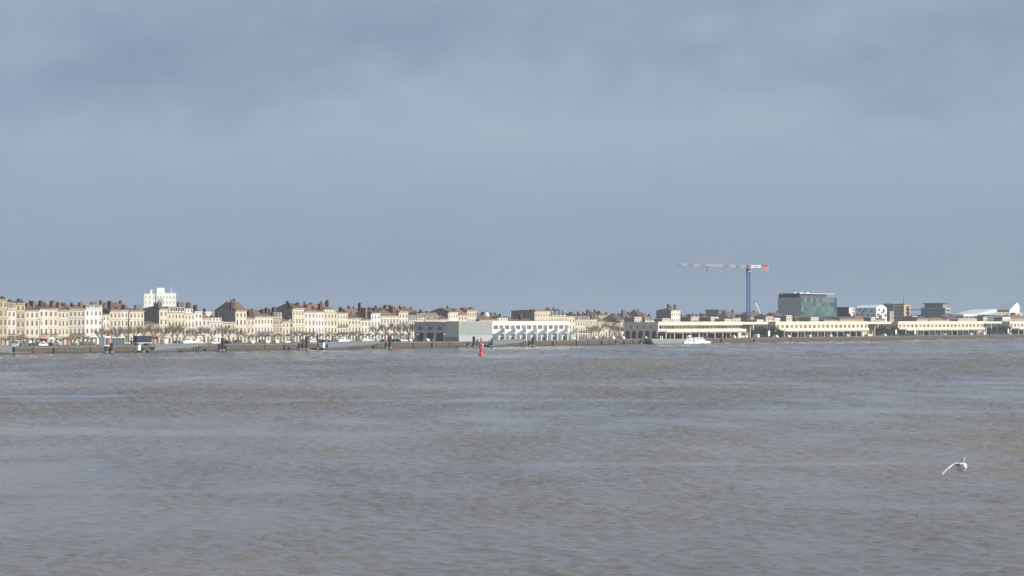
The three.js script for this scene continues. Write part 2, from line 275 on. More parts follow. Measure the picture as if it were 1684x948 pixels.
  if (flags.includes('b')) {
    const nb = flags.includes('b2') ? 2 : 1;
    for (let k = 0; k < nb; k++) {
      const y = fh * (1 + k) + 0.12, o = mk('balcony', [box(0.4, w - 0.4, y, y + 0.16, 0.1, 1.0)], front, t), bars = [box(0.42, w - 0.42, y + 1.0, y + 1.07, 0.9, 0.97), box(0.42, w - 0.42, y + 0.2, y + 0.25, 0.9, 0.97)];
      for (let x = 0.45; x < w - 0.45; x += 0.2) bars.push(box(x, x + 0.06, y + 0.25, y + 1.0, 0.91, 0.96));
      mk('railing', bars, ironM, o);
    }
  }
  if (flags.includes('x')) mk('awning', prism([[0.05, fh - 0.75], [1.9, fh - 1.35], [1.9, fh - 1.45], [0.05, fh - 0.9]], 0.3, w - 0.3), M(0.42, 0.12, 0.09), t);
  return t;
}
const HOUSES = [
[55.71,10.05,20.9,"h",1.36,66,11,"tan","",[[9.4,1.0,22.2],[9.5,1.5,22.1]],"tall tan house with brown hipped roof at the end of the row"],
[65.87,5.3,16.52,"m",3.53,66,11,"pale","D3b",[],"pale house with two white dormers on a dark mansard"],
[71.17,5.68,19.17,"g",1.12,66,11,"tan","b",[[4.2,0.9,21.3],[5.2,0.8,20.9]],"narrow ochre house taller than its neighbours, red chimneys on top"],
[76.96,8.67,16.06,"g",3.02,66,11,"cream","a",[[3.6,0.9,19.4],[7.1,1.0,20.3]],"cream house with dark ridge and two chimneys, beside the narrow ochre house"],
[85.75,5.92,16.75,"g",1.62,66,11,"pale","xb",[[3.5,1.7,20.4]],"pale house with dark double chimney and red awning below"],
[91.78,5.86,16.69,"g",1.2,66,11,"cream","ab",[[4.8,1.9,20.4]],"cream house with a wide stone chimney and iron balcony"],
[97.75,6.84,15.95,"g",2.39,66,11,"yellow","a",[[2.6,1.2,19.7]],"yellow stone house with three tall dark windows per floor"],
[104.7,10.68,16.66,"g",1.98,66,11,"grey","b",[[4.7,0.8,18.9],[10.2,1.8,19.8]],"weathered stone house with red brick chimney beside the white house"],
[115.5,11.21,17.12,"m",1.53,66,11,"white","D5",[[8.1,3.8,19.9]],"bright white house with a row of small dormers"],
[127.07,4.58,14.23,"g",1.22,66,11,"pale","S",[],"lower pale house with blue grey slate roof next to the white house"],
[131.78,7.42,15.97,"g",1.23,66,11,"pink","b",[[2.4,1.0,20.6]],"pinkish house with thin balcony line and tall chimney"],
[139.32,5.03,16.07,"g",0.94,66,11,"pale","",[[4.3,1.0,18.9]],"narrow pale house with plain front between two pink houses"],
[145.13,10.19,15.92,"g",0.9,66,11,"yellow","a",[[8.3,3.8,18.7]],"yellow house ending at the gap, with very wide brown chimney"],
[155.57,10.21,9.38,"g",1.4,66,11,"tan","x",[],"low tan building with red tiled roof in the gap"],
[166.03,5.99,16.94,"g",1.27,66,11,"cream","b",[[0.5,2.5,19.5],[1.9,4.5,20.1]],"tall cream house whose bare brown side wall faces the gap"],
[172.15,12.14,15.46,"m",2.56,66,11,"yellow","D5S",[[11.6,4.1,20.2]],"yellow stone house with tall dormers on slate mansard"],
[184.42,6.93,14.95,"p",2.8,66,11,"pale","b",[[5.2,2.6,20.0]],"pale house with set back attic storey and brown chimney"],
[191.48,5.54,15.77,"g",0.83,66,11,"white","b",[[3.3,1.3,18.9]],"white narrow house with dark shuttered windows and one tall chimney"],
[197.16,5.85,12.37,"g",2.36,66,11,"cream","",[],"small cream house under a steep brown roof"],
[203.14,9.68,10.65,"p",2.45,66,11,"pale","a",[[7.5,0.7,15.3]],"pale low house with attic storey and thin white chimney"],
[212.95,8.98,10.09,"f",0.54,66,11,"yellow","a",[],"lowest yellow house with flat cornice below the big dark gable"],
[222.07,8.54,16.31,"G",4.64,66,14,"cream","b",[[0.5,3.0,20.8]],"tall cream house with broad dark hipped roof and side wall"],
[230.75,5.84,12.37,"g",1.71,66,11,"pink","",[[4.3,1.4,16.2],[5.3,1.4,16.2]],"pink house with many chimneys beyond the tall hipped house"],
[236.63,14.66,13.12,"h",3.08,66,11,"pale","ab",[[9.1,1.7,16.9],[12.1,0.9,17.8],[14.2,1.7,17.1]],"pale wide house with crowded chimneys and rusty roof"],
[251.43,7.01,12.57,"m",3.19,66,11,"tan","D3",[[3.6,1.9,18.1]],"tan house with three white dormers"],
[258.58,8.09,10.79,"g",1.22,66,11,"yellow","",[],"low yellow house against the slate coloured gable"],
[266.81,9.49,17.57,"g",2.5,66,11,"cream","b",[[0.5,1.4,20.2],[7.2,2.2,20.6]],"tall cream house showing a dark slate side wall"],
[276.46,9.02,15.99,"g",2.31,66,11,"pale","b",[[5.7,3.0,18.2]],"pale house with orange tiled roof and long iron balcony"],
[285.62,7.17,15.82,"g",1.46,66,11,"white","a",[[6.7,1.3,20.1]],"white house with four tall windows below a bright chimney"],
[292.94,10.73,15.75,"p",1.76,66,11,"cream","a",[],"cream house with plain attic storey over dark arched windows"],
[303.83,9.34,15.29,"g",1.09,66,11,"pale","b2",[[6.0,0.9,18.3]],"pale house with two iron balconies and thin chimney"],
[313.32,10.85,12.39,"g",1.96,66,11,"yellow","b",[[3.9,1.0,14.7]],"yellow low house under red roof beside the balconied house"],
[324.33,8.63,11.61,"g",1.37,66,11,"pale","",[[6.9,1.6,18.0]],"small pale house beside a tall dark chimney wall"],
[333.16,8.09,15.15,"g",1.99,66,11,"white","",[[6.1,0.9,18.0]],"white narrow tall house with red roof"],
[341.41,16.27,13.49,"h",2.9,66,11,"pale","a",[[13.9,1.3,18.7],[15.8,1.3,18.4]],"long pale house with orange hipped roof"],
[357.84,8.5,16.0,"g",2.23,66,11,"pale","",[[6.4,3.3,18.4]],"pale tall house with flat orange roof near the shed"],
[366.51,7.68,11.1,"m",3.93,66,11,"cream","D4",[],"cream house with four tall dormers near the shed"],
[374.35,6.92,12.21,"m",3.34,66,11,"yellow","D3S",[],"yellow house with three small dormers in slate mansard"],
[381.44,13.5,10.89,"m",5.19,66,11,"pink","D5",[[5.7,1.3,16.3],[10.1,1.0,16.1]],"pink house with five tall dormers rising behind the shed"],
[395.11,8.72,12.01,"g",2.31,66,11,"cream","",[],"low cream house with dark red roof beneath the big gable"],
[404.0,9.34,15.8,"g",2.51,66,14,"white","",[[8.8,1.0,17.7]],"white gabled house with three windows behind the shed"],
[413.51,8.39,14.48,"g",3.64,66,11,"cream","",[[7.9,1.4,18.3]],"cream house with steep maroon roof behind the shed"],
[422.07,9.71,16.88,"h",1.8,66,11,"yellow","",[[7.3,2.1,18.7]],"tall yellow house with hipped tan roof behind grey clad shed"],
[432.14,20.86,11.38,"h",2.84,66,11,"pink","",[[20.4,0.9,13.5]],"low pink house with spreading red roof behind grey clad shed"],
[453.66,11.0,10.84,"p",2.33,66,11,"pale","",[[4.9,1.1,14.9]],"low pale house with white attic piers"],
[464.84,25.84,10.62,"g",1.39,66,11,"tan","",[[14.8,1.9,14.9]],"low tan house crouching before the brown gable"],
[491.06,17.08,16.76,"g",0.7,66,17,"yellow","",[[1.3,4.2,17.7],[16.6,2.3,18.0]],"tall yellow house with bare brown side wall above the white shed"],
[508.34,17.02,13.97,"m",3.25,66,11,"yellow","D4",[[16.5,2.4,15.9]],"yellow house with white dormers over the white shed"],
[525.56,9.13,13.55,"g",0.89,66,11,"pale","",[[8.6,3.2,16.1]],"pale house with dark block chimney"],
[534.89,16.92,11.12,"m",2.67,66,11,"yellow","D6b",[],"yellow house with long row of white dormers"],
[552.01,7.96,12.01,"g",1.12,66,11,"cream","b",[[4.4,1.0,14.2]],"cream house next to the long dormer row"],
[560.18,8.66,10.33,"g",2.81,66,11,"yellow","",[],"small yellow house with maroon roof behind bare trees"],
[569.11,6.24,9.64,"g",1.12,66,11,"pale","",[],"small pale house between cream and brown fronts"],
[575.55,10.28,9.52,"g",0.78,66,11,"tan","",[],"brown fronted small house by the arched shed"],
[586.04,5.29,10.3,"g",0.85,66,11,"yellow","",[],"slim yellow house squeezed against the arched shed"]
];
for (const r of HOUSES) house(r, 'stone houses lining the quay', false);
const BACK = [
[157.15,20.85,16.47,"h",3.84,95,12.0,"tan","",[[9.6,1.3,18.7],[17.2,1.3,19.0]],"inland house with wide brown hipped roof behind the pink houses"],
[123.11,18.07,17.31,"g",1.43,92,12.0,"tan","",[],"inland brown roofed house behind yellow stone house"],
[102.02,21.09,17.07,"g",2.01,92,12.0,"pink","",[[14.7,0.9,19.7]],"inland long brown roof behind the cream houses"],
[258.99,4.97,15.27,"f",0.69,120,11.200000000000001,"white","",[[1.9,0.7,17.5]],"inland white flat roofed block with thin white mast"],
[263.85,7.78,12.96,"g",3.36,95,12.0,"tan","",[],"inland dark roofed house crowded with chimneys"],
[262.04,19.57,13.91,"g",2.65,92,12.0,"tan","",[[7.5,1.7,16.5],[11.2,1.7,16.3]],"inland rusty roofed house behind pale wide house"],
[313.16,24.79,16.7,"h",3.65,94,12.0,"tan","",[[19.8,0.7,22.5]],"inland house with great brown hipped roof and wire aerial"],
[346.55,15.25,14.01,"g",3.95,92,12.0,"grey","",[[12.1,0.7,21.0],[14.7,1.5,18.3]],"inland grey gabled house behind the yellow low house"],
[361.8,8.96,13.78,"g",3.57,92,12.0,"pink","",[[8.5,1.2,18.2]],"inland house with bright red roof slope"],
[399.05,15.71,16.7,"h",2.02,110,12.0,"tan","",[[6.6,2.0,20.1],[13.3,1.2,19.1],[15.2,1.2,18.6]],"inland dark roofed house with block chimney and aerial"],
[420.35,15.66,15.6,"h",2.89,110,12.0,"pink","",[],"inland house with domed orange roof"],
[495.84,25.71,12.01,"g",2.67,110,12.0,"tan","",[[6.8,1.5,16.3]],"inland maroon roofs behind grey clad shed"],
[561.42,13.25,14.56,"h",3.27,100,12.0,"tan","",[],"inland brown hipped roof above white dormers"],
[586.03,18.88,13.16,"g",2.04,100,12.0,"tan","",[[18.4,4.2,15.2]],"inland brown roof behind the long dormer row"],
[636.64,18.63,14.39,"h",2.29,120,12.0,"grey","",[[12.3,1.3,17.1]],"inland grey hipped roof near bare trees"],
[648.06,18.29,13.21,"h",2.12,120,12.0,"pink","",[[17.8,4.0,15.3]],"inland low pink roof by dark chimney block"],
[651.23,12.81,11.41,"g",3.0,110,12.0,"pink","",[[12.3,3.1,18.0]],"inland pink gabled roof with tall dark chimney"],
[633.77,9.06,12.89,"f",0.42,85,8.0,"cream","",[],"inland little cream flat roofed block above arched shed"],
[696.26,13.86,13.24,"g",2.48,130,12.0,"grey","",[[13.4,3.7,18.2]],"inland grey roofed house with square chimney"],
[702.13,11.63,14.47,"h",3.42,125,12.0,"brick","",[],"inland house with brick red roof"],
[644.55,11.86,10.47,"m",3.43,84,8.0,"white","D4",[],"inland house with four white dormers above arched shed"],
[704.63,11.8,17.82,"h",1.7,100,12.0,"white","",[[0.5,2.2,21.6],[0.5,2.1,22.0],[9.3,2.3,21.8]],"inland mansion with white front and three tall chimneys"],
[676.4,10.83,12.01,"f",0.24,90,6.4,"cream","",[],"inland cream parapet block beside the mansion"],
[802.04,15.21,12.66,"g",1.64,150,12.0,"grey","",[[14.7,1.5,15.3]],"inland grey roofed house beyond the mansion"],
[755.95,12.32,13.14,"f",0.45,115,9.600000000000001,"cream","",[[11.8,1.6,14.2]],"inland cream block with pale blue side"],
[823.65,19.43,12.67,"g",1.86,150,12.0,"tan","",[[10.7,1.0,15.8]],"inland dark terrace roof beyond cream block"],
[757.59,11.18,12.95,"f",0.63,100,9.600000000000001,"cream","",[[10.7,1.3,14.7]],"inland cream house with white chimney over the shed"],
[992.02,13.73,19.13,"f",0.47,230,12.0,"blue","",[],"inland dark blue grey office box"],
[742.27,8.02,11.7,"f",0.31,80,8.0,"pale","",[],"inland pale low parapet block over the shed"],
[901.96,20.67,14.13,"h",3.47,170,12.0,"tan","",[],"inland house with dark hump roof near the crane"],
[898.39,27.82,13.43,"h",4.27,150,12.0,"tan","",[],"inland broad brown roof behind the crane mast"],
[761.84,11.56,12.56,"g",0.76,85,8.0,"cream","",[[11.1,1.1,15.2]],"inland cream gabled house above the shed"],
[751.27,11.19,11.43,"f",0.5,85,8.0,"cream","",[],"inland cream parapet beside cream gabled house"],
[805.06,9.92,11.1,"f",0.32,90,8.0,"white","",[],"inland white low strip block near the open pergola"],
[836.15,11.51,14.01,"g",0.79,100,9.600000000000001,"yellow","",[],"inland yellow house between two sheds"],
[867.02,8.89,12.39,"f",0.33,110,9.600000000000001,"white","",[],"inland white box next to yellow house"],
[906.14,12.64,13.42,"g",3.42,130,12.0,"grey","",[],"inland slate gable under the glass block"],
[885.57,9.04,14.07,"f",0.68,110,9.600000000000001,"pale","",[],"inland pale slim block under the glass block"],
[901.43,21.28,11.0,"g",3.39,110,12.0,"tan","",[],"inland maroon roof under the glass block"],
[905.33,12.26,13.02,"f",0.34,100,9.600000000000001,"cream","",[],"inland cream block with notched top"],
[934.89,23.47,10.98,"g",1.03,105,11.200000000000001,"grey","",[],"inland grey roof below the glass front"],
[961.33,27.07,12.01,"g",1.74,105,11.200000000000001,"tan","D4",[],"inland dark roof with tiny white dormers"],
[1017.91,23.46,12.01,"h",2.72,120,12.0,"tan","",[],"inland brown domed roof by the spotted house"],
[1004.58,7.76,13.06,"f",0.36,100,6.4,"pale","",[],"inland pale striped block"],
[1013.12,16.49,11.66,"g",1.42,100,9.600000000000001,"grey","",[],"inland grey roof below the white pattern house"],
[1453.58,14.89,26.55,"f",0.69,300,12.0,"tan","",[],"inland tall brown slab block"],
[1363.28,9.48,18.76,"f",0.46,260,12.0,"grey","",[],"inland dark low block by the tan tower"],
[1182.47,10.51,14.16,"f",0.55,150,9.600000000000001,"white","",[],"inland white roof hut near the ochre tower"],
[1107.5,22.02,12.01,"g",2.08,110,11.200000000000001,"grey","",[],"inland slate roof beneath the dark office complex"],
[1131.23,31.2,11.26,"g",1.87,110,11.200000000000001,"grey","",[],"inland slate ridge beneath brown topped office"],
[1162.43,24.82,12.01,"g",2.65,110,11.200000000000001,"tan","",[],"inland brown roof under pale office end"],
[1154.48,37.52,11.86,"f",0.9,95,8.0,"pink","",[],"inland long pink parapet block"],
[1204.75,8.46,13.53,"f",0.39,95,8.0,"cream","",[],"inland cream stair block over the shed"],
[1247.76,30.41,15.13,"f",0.64,110,9.600000000000001,"blue","",[],"inland blue glazed low block"],
[1244.77,16.56,13.4,"f",0.32,95,8.0,"white","",[],"inland white rounded block over the shed"],
[1397.48,72.47,17.52,"f",1.31,180,12.0,"grey","",[],"inland long dark roofed hall"],
[1458.34,17.01,17.32,"f",0.71,175,9.600000000000001,"cream","",[],"inland cream end block by dark hall"],
[1318.69,31.92,12.81,"g",2.84,120,11.200000000000001,"tan","",[],"inland brown roof by white rounded block"]
];
for (const r of BACK) house(r, 'roofs and blocks inland of the quay', true);

// ---------- grey clad and white exhibition shed ----------
{
  const t = thing('exhibition_shed', 'long quay shed with grey clad box, white upper gallery and slanting fins', 'shed', 338, 10);
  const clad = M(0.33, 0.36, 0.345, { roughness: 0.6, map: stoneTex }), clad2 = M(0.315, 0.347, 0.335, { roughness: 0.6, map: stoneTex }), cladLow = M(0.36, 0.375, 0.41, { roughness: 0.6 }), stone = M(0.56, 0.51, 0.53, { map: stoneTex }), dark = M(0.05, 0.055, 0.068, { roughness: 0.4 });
  // clad box in seven metre deep sheet panels
  mk('clad_box', box(0.02, 30.9, 0, 10.45, -9, -0.1), M(0.3, 0.32, 0.31), t);
  for (let k = 0; k < 9; k++) { const x = k * 3.44; mk('cladding_panel', box(x, x + 3.38, 3.3, 10.5, -0.1, 0), [clad, clad2][(k * 5 + 2) % 3 ? 0 : 1], t); mk('plinth_panel', box(x, x + 3.42, 0, 3.27, -0.1, -0.01), cladLow, t); }
  const endc = M(0.53, 0.50, 0.40, { roughness: 0.7 });
  for (let k = 0; k < 3; k++) { mk('cladding_panel', box(-0.1, 0, 2.4, 10.5, -3 - 3 * k, -0.02 - 3 * k), endc, t); mk('plinth_panel', box(-0.08, 0, 0, 2.38, -3 - 3 * k, -0.02 - 3 * k), M(0.27, 0.27, 0.3), t); }
  mk('coping', box(-0.15, 31, 10.5, 10.72, -9.1, 0.08), M(0.45, 0.46, 0.42), t);
  // old stone end with three arched doorways and three lunette windows: built facing the camera end
  const e = new THREE.Group(); e.name = 'stone_end'; t.add(e); e.rotation.y = -Math.PI / 2; e.position.set(-0.02, 0, -30);
  const big = [], lun = [];
  for (let k = 0; k < 3; k++) { const x = 4 + k * 6.6; big.push(rect(x - 2.3, x + 2.3, 0.05, 4.5)); lun.push(arch(x - 1.6, x + 1.6, 6.0, 7.9)); }
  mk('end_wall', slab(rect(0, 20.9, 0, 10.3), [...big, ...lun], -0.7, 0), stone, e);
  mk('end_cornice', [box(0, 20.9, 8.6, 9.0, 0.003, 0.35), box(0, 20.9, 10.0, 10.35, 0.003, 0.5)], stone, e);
  for (let k = 0; k < 3; k++) { const x = 4 + k * 6.6; mk('gateway', box(x - 1.6, x + 1.6, 0.05, 3.6, -5.9, -5.8), M(0.2, 0.22, 0.26), e); mk('lunette_window', box(x - 1.6, x + 1.6, 6, 7.9, -0.5, -0.4), M(0.1, 0.13, 0.17, { roughness: 0.2 }), e); mk('mullion', [box(x - 0.08, x + 0.08, 6, 7.9, -0.4, -0.3), box(x - 1.6, x + 1.6, 6.7, 6.82, -0.4, -0.32)], steelM, e); }
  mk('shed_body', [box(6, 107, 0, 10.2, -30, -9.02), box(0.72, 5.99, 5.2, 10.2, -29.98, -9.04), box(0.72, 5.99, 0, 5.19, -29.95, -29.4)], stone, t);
  // white half, facade plane two metres back
  const X0 = 31.2, X1 = 109, Z = -2, white = M(0.86, 0.84, 0.78), pane = [M(0.16, 0.19, 0.22, { roughness: 0.25 }), M(0.13, 0.10, 0.09, { roughness: 0.3 })];
  mk('hall', box(X0, X1, 0, 10.4, -9.05, Z - 0.6), greyM, t);
  mk('parapet', box(X0, X1, 8.5, 10.6, Z - 0.6, Z + 0.15), white, t);
  mk('spandrel', box(X0, X1, 4.0, 6.2, Z - 0.6, Z + 0.15), white, t);
  const step = (X1 - X0) / 14.5;
  for (let k = 0; k < 15; k++) {
    const x = X0 + step * (k - 0.5);
    if (k < 15) { const a = Math.max(X0 + 0.02, x + 0.55), b = Math.min(X1 - 0.02, x + step - 0.55); const w = mk('gallery_window', box(a, b, 6.2, 8.5, Z - 0.5, Z - 0.4), pane[k % 2], t); mk('mullion', box((a + b) / 2 - 0.08, (a + b) / 2 + 0.08, 6.2, 8.5, Z - 0.4, Z - 0.3), frameM, w); }
    if (k) mk('pier', box(x - 0.55, x + 0.55, 6.2, 8.5, Z - 0.55, Z + 0.1), white, t);
  }
  for (let k = 0; k < 8; k++) {
    const x = X0 + 2.4 + k * step * 1.92, finM = M(0.82, 0.84, 0.83);
    const f = mk('fin', prism([[Z, 0], [Z, 3.1], [Z + 7.6, 6.7], [Z + 8.3, 6.7], [Z + 8.3, 0], [Z + 7.7, 0], [Z + 7.7, 4.9], [Z + 4.2, 3.0], [Z + 4.2, 0]], x, x + 0.5), finM, t);
    mk('fin_cap', prism([[Z + 0.02, 3.12], [Z + 0.02, 3.3], [Z + 7.6, 6.88], [Z + 8.4, 6.88], [Z + 8.4, 6.72], [Z + 7.6, 6.72]], x - 0.1, x + 0.8), white, f);
    mk('fin_post', [box(x - 0.05, x + 0.55, 0, 3.0, Z + 3.6, Z + 4.3)], white, f);
    mk('stair_slab', prism([[Z + 0.2, 0], [Z + 0.2, 0.3], [Z + 4, 2.8], [Z + 4, 2.4], [Z + 0.9, 0]], x + 0.5, x + 3.2), M(0.5, 0.53, 0.54), f);
    mk('shop_glass', box(x + 0.6, Math.min(X1, x + step * 1.92 - 0.1), 0.05, 4.0, Z - 0.45, Z - 0.35), M(0.09, 0.11, 0.13, { roughness: 0.2 }), t);
  }
}

// ---------- cream quay sheds ----------
function shed(u0, u1, ext, lo0, lo1, kind, nWin, label) {
  const t = thing('quay_shed', label, 'shed', u0, 15, 'cream two storey sheds along the quay'), L = u1 - u0, E = ext - u0, a = lo0 - u0, b = lo1 - u0, Z = 6;
  const stone = creamM;
  mk('shed_body', [box(6, L - 0.01, 0, 9.9, -24, -0.6), box(0.51, 5.99, 5.6, 9.9, -23.98, -0.61), box(0.51, 5.99, 0, 5.59, -0.9, -0.3), box(0.51, 5.99, 0, 5.59, -24, -23.6)], stone, t);
  // arched stone end
  const e = new THREE.Group(); e.name = 'arched_end'; t.add(e); e.rotation.y = -Math.PI / 2; e.position.set(0, 0, -24.5);
  const holes = []; for (let k = 0; k < 5; k++) { const x = 2.6 + k * 4.8; holes.push(arch(x - 1.7, x + 1.7, 0.05, 5)); if (k < 4) holes.push(rect(x + 2.0, x + 2.8, 6.2, 7.6)); }
  mk('end_wall', slab(rect(0, 24.5, 0, 10.1), holes, -0.5, 0), stone, e);
  for (let k = 0; k < 5; k++) {
    const x = 2.6 + k * 4.8; mk('arch_door', box(x - 1.1, x + 1.1, 0.02, 3.2, -5.98, -5.9), doorM[k % 4], e);
    const pts = []; for (let q = 0; q <= 8; q++) { const g = Math.PI * q / 8; pts.push([x + 2.05 * Math.cos(g), 3.3 + 2.05 * Math.sin(g)]); } for (let q = 8; q >= 0; q--) { const g = Math.PI * q / 8; pts.push([x + 1.72 * Math.cos(g), 3.3 + 1.72 * Math.sin(g)]); }
    mk('arch_ring', slab(pts, [], 0.003, 0.22), creamM, e);
    if (k < 4) mk('window', box(x + 2.0, x + 2.8, 6.2, 7.6, -0.42, -0.34), darkM, e);
  }
  mk('end_cornice', box(0, 24.5, 8.4, 8.75, 0.003, 0.3), stone, e);
  // upper storey
  mk('roof_parapet', box(-0.05, L, 8.05, 10.35, -0.6, 0.25), creamM, t);
  if (kind === 'strip') {
    mk('sill_wall', box(0, L, 4.9, 6.0, -0.6, 0.1), creamM, t);
    for (let k = 0; k < nWin; k++) { const x = L * k / nWin, s = L / nWin; const w = mk('window', box(x + 0.12, x + s - 0.12, 6.0, 8.05, -0.5, -0.42), glassM[Math.floor(rnd() * 2)], t); mk('mullion', box(x + s / 2 - 0.07, x + s / 2 + 0.07, 6.0, 8.05, -0.42, -0.34), frameM, w); mk('post', box(x - 0.12, x + 0.12, 6.0, 8.05, -0.55, 0), M(0.5, 0.43, 0.33), t); }
    mk('end_post', box(-0.05, 0.6, 4.9, 8.05, -0.58, 0.23), whiteM, t);
  } else {
    const s = L / nWin, hs = []; for (let k = 0; k < nWin; k++) hs.push(rect(s * k + s * 0.22, s * k + s * 0.78, 6.0, 7.9));
    mk('upper_wall', slab(rect(0, L, 4.9, 8.05), hs, -0.6, 0.1), creamM, t);
    for (let k = 0; k < nWin; k++) { const w = mk('window', box(s * k + s * 0.22, s * k + s * 0.78, 6.0, 7.9, -0.4, -0.3), glassM[3 - Math.floor(rnd() * 4)], t); mk('mullion', [box(s * (k + 0.5) - 0.06, s * (k + 0.5) + 0.06, 6, 7.9, -0.3, -0.22), box(s * k + s * 0.22, s * k + s * 0.78, 6.9, 7.0, -0.3, -0.24)], frameM, w); }
  }
  // open pergola end
  mk('pergola_roof', box(L + 0.02, E, 8.5, 10.1, -14, 0.2), creamM, t);
  mk('pergola_post', box(L + (E - L) * 0.42, L + (E - L) * 0.42 + 0.9, 4.6, 8.5, -0.7, 0.1), creamM, t); mk('pergola_post', box(E - 1, E - 0.2, 0, 8.5, -13.5, -12.7), creamM, t);
  mk('back_wall', box(L + 0.02, E - 0.3, 0, 8.4, -14.6, -14.1), stone, t);
  // terrace with parapet, awnings, posts, shop fronts
  mk('terrace_slab', box(a, b, 4.0, 4.35, 0.12, Z - 0.3), greyM, t);
  const nb = Math.round((b - a) / 9.5), bs = (b - a) / nb, awM = [M(0.14, 0.13, 0.14), M(0.21, 0.19, 0.18), M(0.17, 0.14, 0.12)];
  for (let k = 0; k < nb; k++) {
    const x = a + bs * k;
    mk('parapet_panel', box(x + 0.04, x + bs - 0.04, 4.05, 5.72, Z - 0.3, Z), creamM, t);
    mk('awning', prism([[Z - 0.02, 4.0], [Z + 1.3, 3.35], [Z + 1.3, 3.2], [Z - 0.02, 3.85]], x + 0.5, x + bs - 0.5), awM[Math.floor(rnd() * 3)], t);
    mk('column', [box(x - 0.3, x + 0.3, 0, 4.0, Z - 0.9, Z - 0.35), box(x - 0.42, x + 0.42, 3.6, 4.0, Z - 1.0, Z - 0.31)], creamM, t);
    if (rnd() < 0.75) mk('column', box(x + bs / 2 - 0.22, x + bs / 2 + 0.22, 0, 4.0, Z - 0.9, Z - 0.5), M(0.5, 0.43, 0.33), t);
    const sg = mk('shop_front', box(x + 0.5, x + bs - 0.5, 0.3, 3.6, 0.1, 0.2), glassM[rnd() < 0.7 ? 0 : 3], t);
    mk('shop_mullion', [0.25, 0.5, 0.75].map((q) => box(x + bs * q - 0.08, x + bs * q + 0.08, 0.3, 3.6, 0.2, 0.3)), steelM, sg);
    mk('shop_base', box(x + 0.02, x + bs - 0.02, 0, 0.3, 0.1, 0.35), M(0.3, 0.26, 0.22), t);
    if (rnd() < 0.4) mk('shop_sign', box(x + bs * 0.2, x + bs * 0.7, 2.9, 3.5, 0.35, 0.45), [M(0.55, 0.5, 0.45), M(0.4, 0.1, 0.08), M(0.2, 0.25, 0.4)][Math.floor(rnd() * 3)], t);
  }
  mk('column', box(b - 0.3, b + 0.3, 0, 4.0, Z - 0.9, Z - 0.35), creamM, t);
  return t;
}
shed(549, 652, 686, 549.5, 647, 'strip', 22, 'cream shed with long window strip and shaded arched stone end');
shed(696, 830, 867, 698, 820, 'holes', 21, 'cream shed with square windows standing below the green glass block');
shed(877.5, 1025, 1060, 879, 1015, 'holes', 22, 'cream shed with square windows below the dark office complex');
shed(1075, 1200, 1230, 1080, 1190, 'holes', 18, 'cream shed with square windows below the gabled white house');

// ---------- modern blocks inland ----------
function block(name, label, u, v, w, d, h, wall, sideM) {
  const t = thing(name, label, 'building', u, v); mk('wall', box(0, w, 0, h, -d, 0), wall, t);
  if (sideM) mk('side_wall', box(-0.15, -0.003, 0, h, -d, -0.02), sideM, t); return t;
}
{ // green glass office block
  const w = 60, d = 20.5, h = 28.9, t = block('glass_office', 'green glass office block with blank grey side and dark roof deck', 983, 150, w, d, h, M(0.10, 0.13, 0.13), M(0.50, 0.48, 0.46, { map: stoneTex }));
  const gl = [M(0.06, 0.1, 0.1, { roughness: 0.12 }), M(0.08, 0.135, 0.132, { roughness: 0.15 }), M(0.12, 0.18, 0.175, { roughness: 0.2 }), M(0.05, 0.08, 0.09, { roughness: 0.1 })], pg = geo(box(0.06, 4.94, 0.1, 3.5, 0.003, 0.12));
  for (let f = 0; f < 8; f++) for (let k = 0; k < 12; k++) { const o = mesh('glass_pane', pg, gl[Math.floor(rnd() * 4)], t); o.position.set(k * 5, f * 3.6, 0); }
  mk('edge_frame', [box(-0.2, 0.25, 0, h + 0.4, 0, 0.35), box(w - 0.25, w + 0.2, 0, h + 0.4, 0, 0.35), box(0.25, w - 0.25, h, h + 0.4, 0, 0.35)], M(0.12, 0.17, 0.18), t);
  mk('penthouse', box(3, 46, h, h + 2.9, -d + 3, -2), M(0.07, 0.075, 0.09), t);
  mk('roof_deck', box(0, 57, h + 2.9, h + 3.5, -d + 1, -0.5), M(0.5, 0.54, 0.56), t);
  mk('side_deck', box(0.3, 3, h + 0.003, h + 2.6, -d + 0.5, -1.5), M(0.06, 0.065, 0.08), t);
  for (const x of [6, 16, 27]) mk('roof_plant', box(x, x + 3, h + 3.5, h + 4.3, -12, -9), whiteM, t);
}
{ // white point block
  const t = thing('white_tower_block', 'white stepped apartment tower rising behind the quay houses', 'building', 322, 225, undefined, GROUND, 0.2), parts = [[0, 7.2, 26.3, 0], [7.2, 12.4, 27.4, 0.5], [12.4, 18.6, 26.7, 0.15]];
  const wm = M(0.86, 0.85, 0.82), tg = M(0.5, 0.5, 0.5, { roughness: 0.3 });
  for (const [a, b, h, z] of parts) { mk('wall', box(a + 0.01, b - 0.01, 0, h, -12, z), wm, t); for (let f = 4; f < 9; f++) for (let k = 0; k < 3; k++) { const x = a + (b - a) * (k + 0.5) / 3, w = addWindow(t, x, 0.6 + f * 2.95, 0.9, 1.3, z + 0.37, tg); w.name = 'window'; } mk('parapet', box(a + 0.02, b - 0.02, h, h + 0.4, -12, z + 0.12), whiteM, t); }
  mk('lift_house', box(7.6, 12, 27.8, 30.1, -8, -1), wm, t); mk('water_tank', box(4, 6.2, 26.7, 28.9, -7, -3), wm, t); mk('roof_mast', bar([16, 27, -3], [16, 30.5, -3], 0.14), whiteM, t); mk('round_vent', new THREE.CylinderGeometry(1.4, 1.4, 0.4, 16).rotateX(Math.PI / 2).translate(9.8, 22.8, 0.75), M(0.4, 0.42, 0.46), t);
}
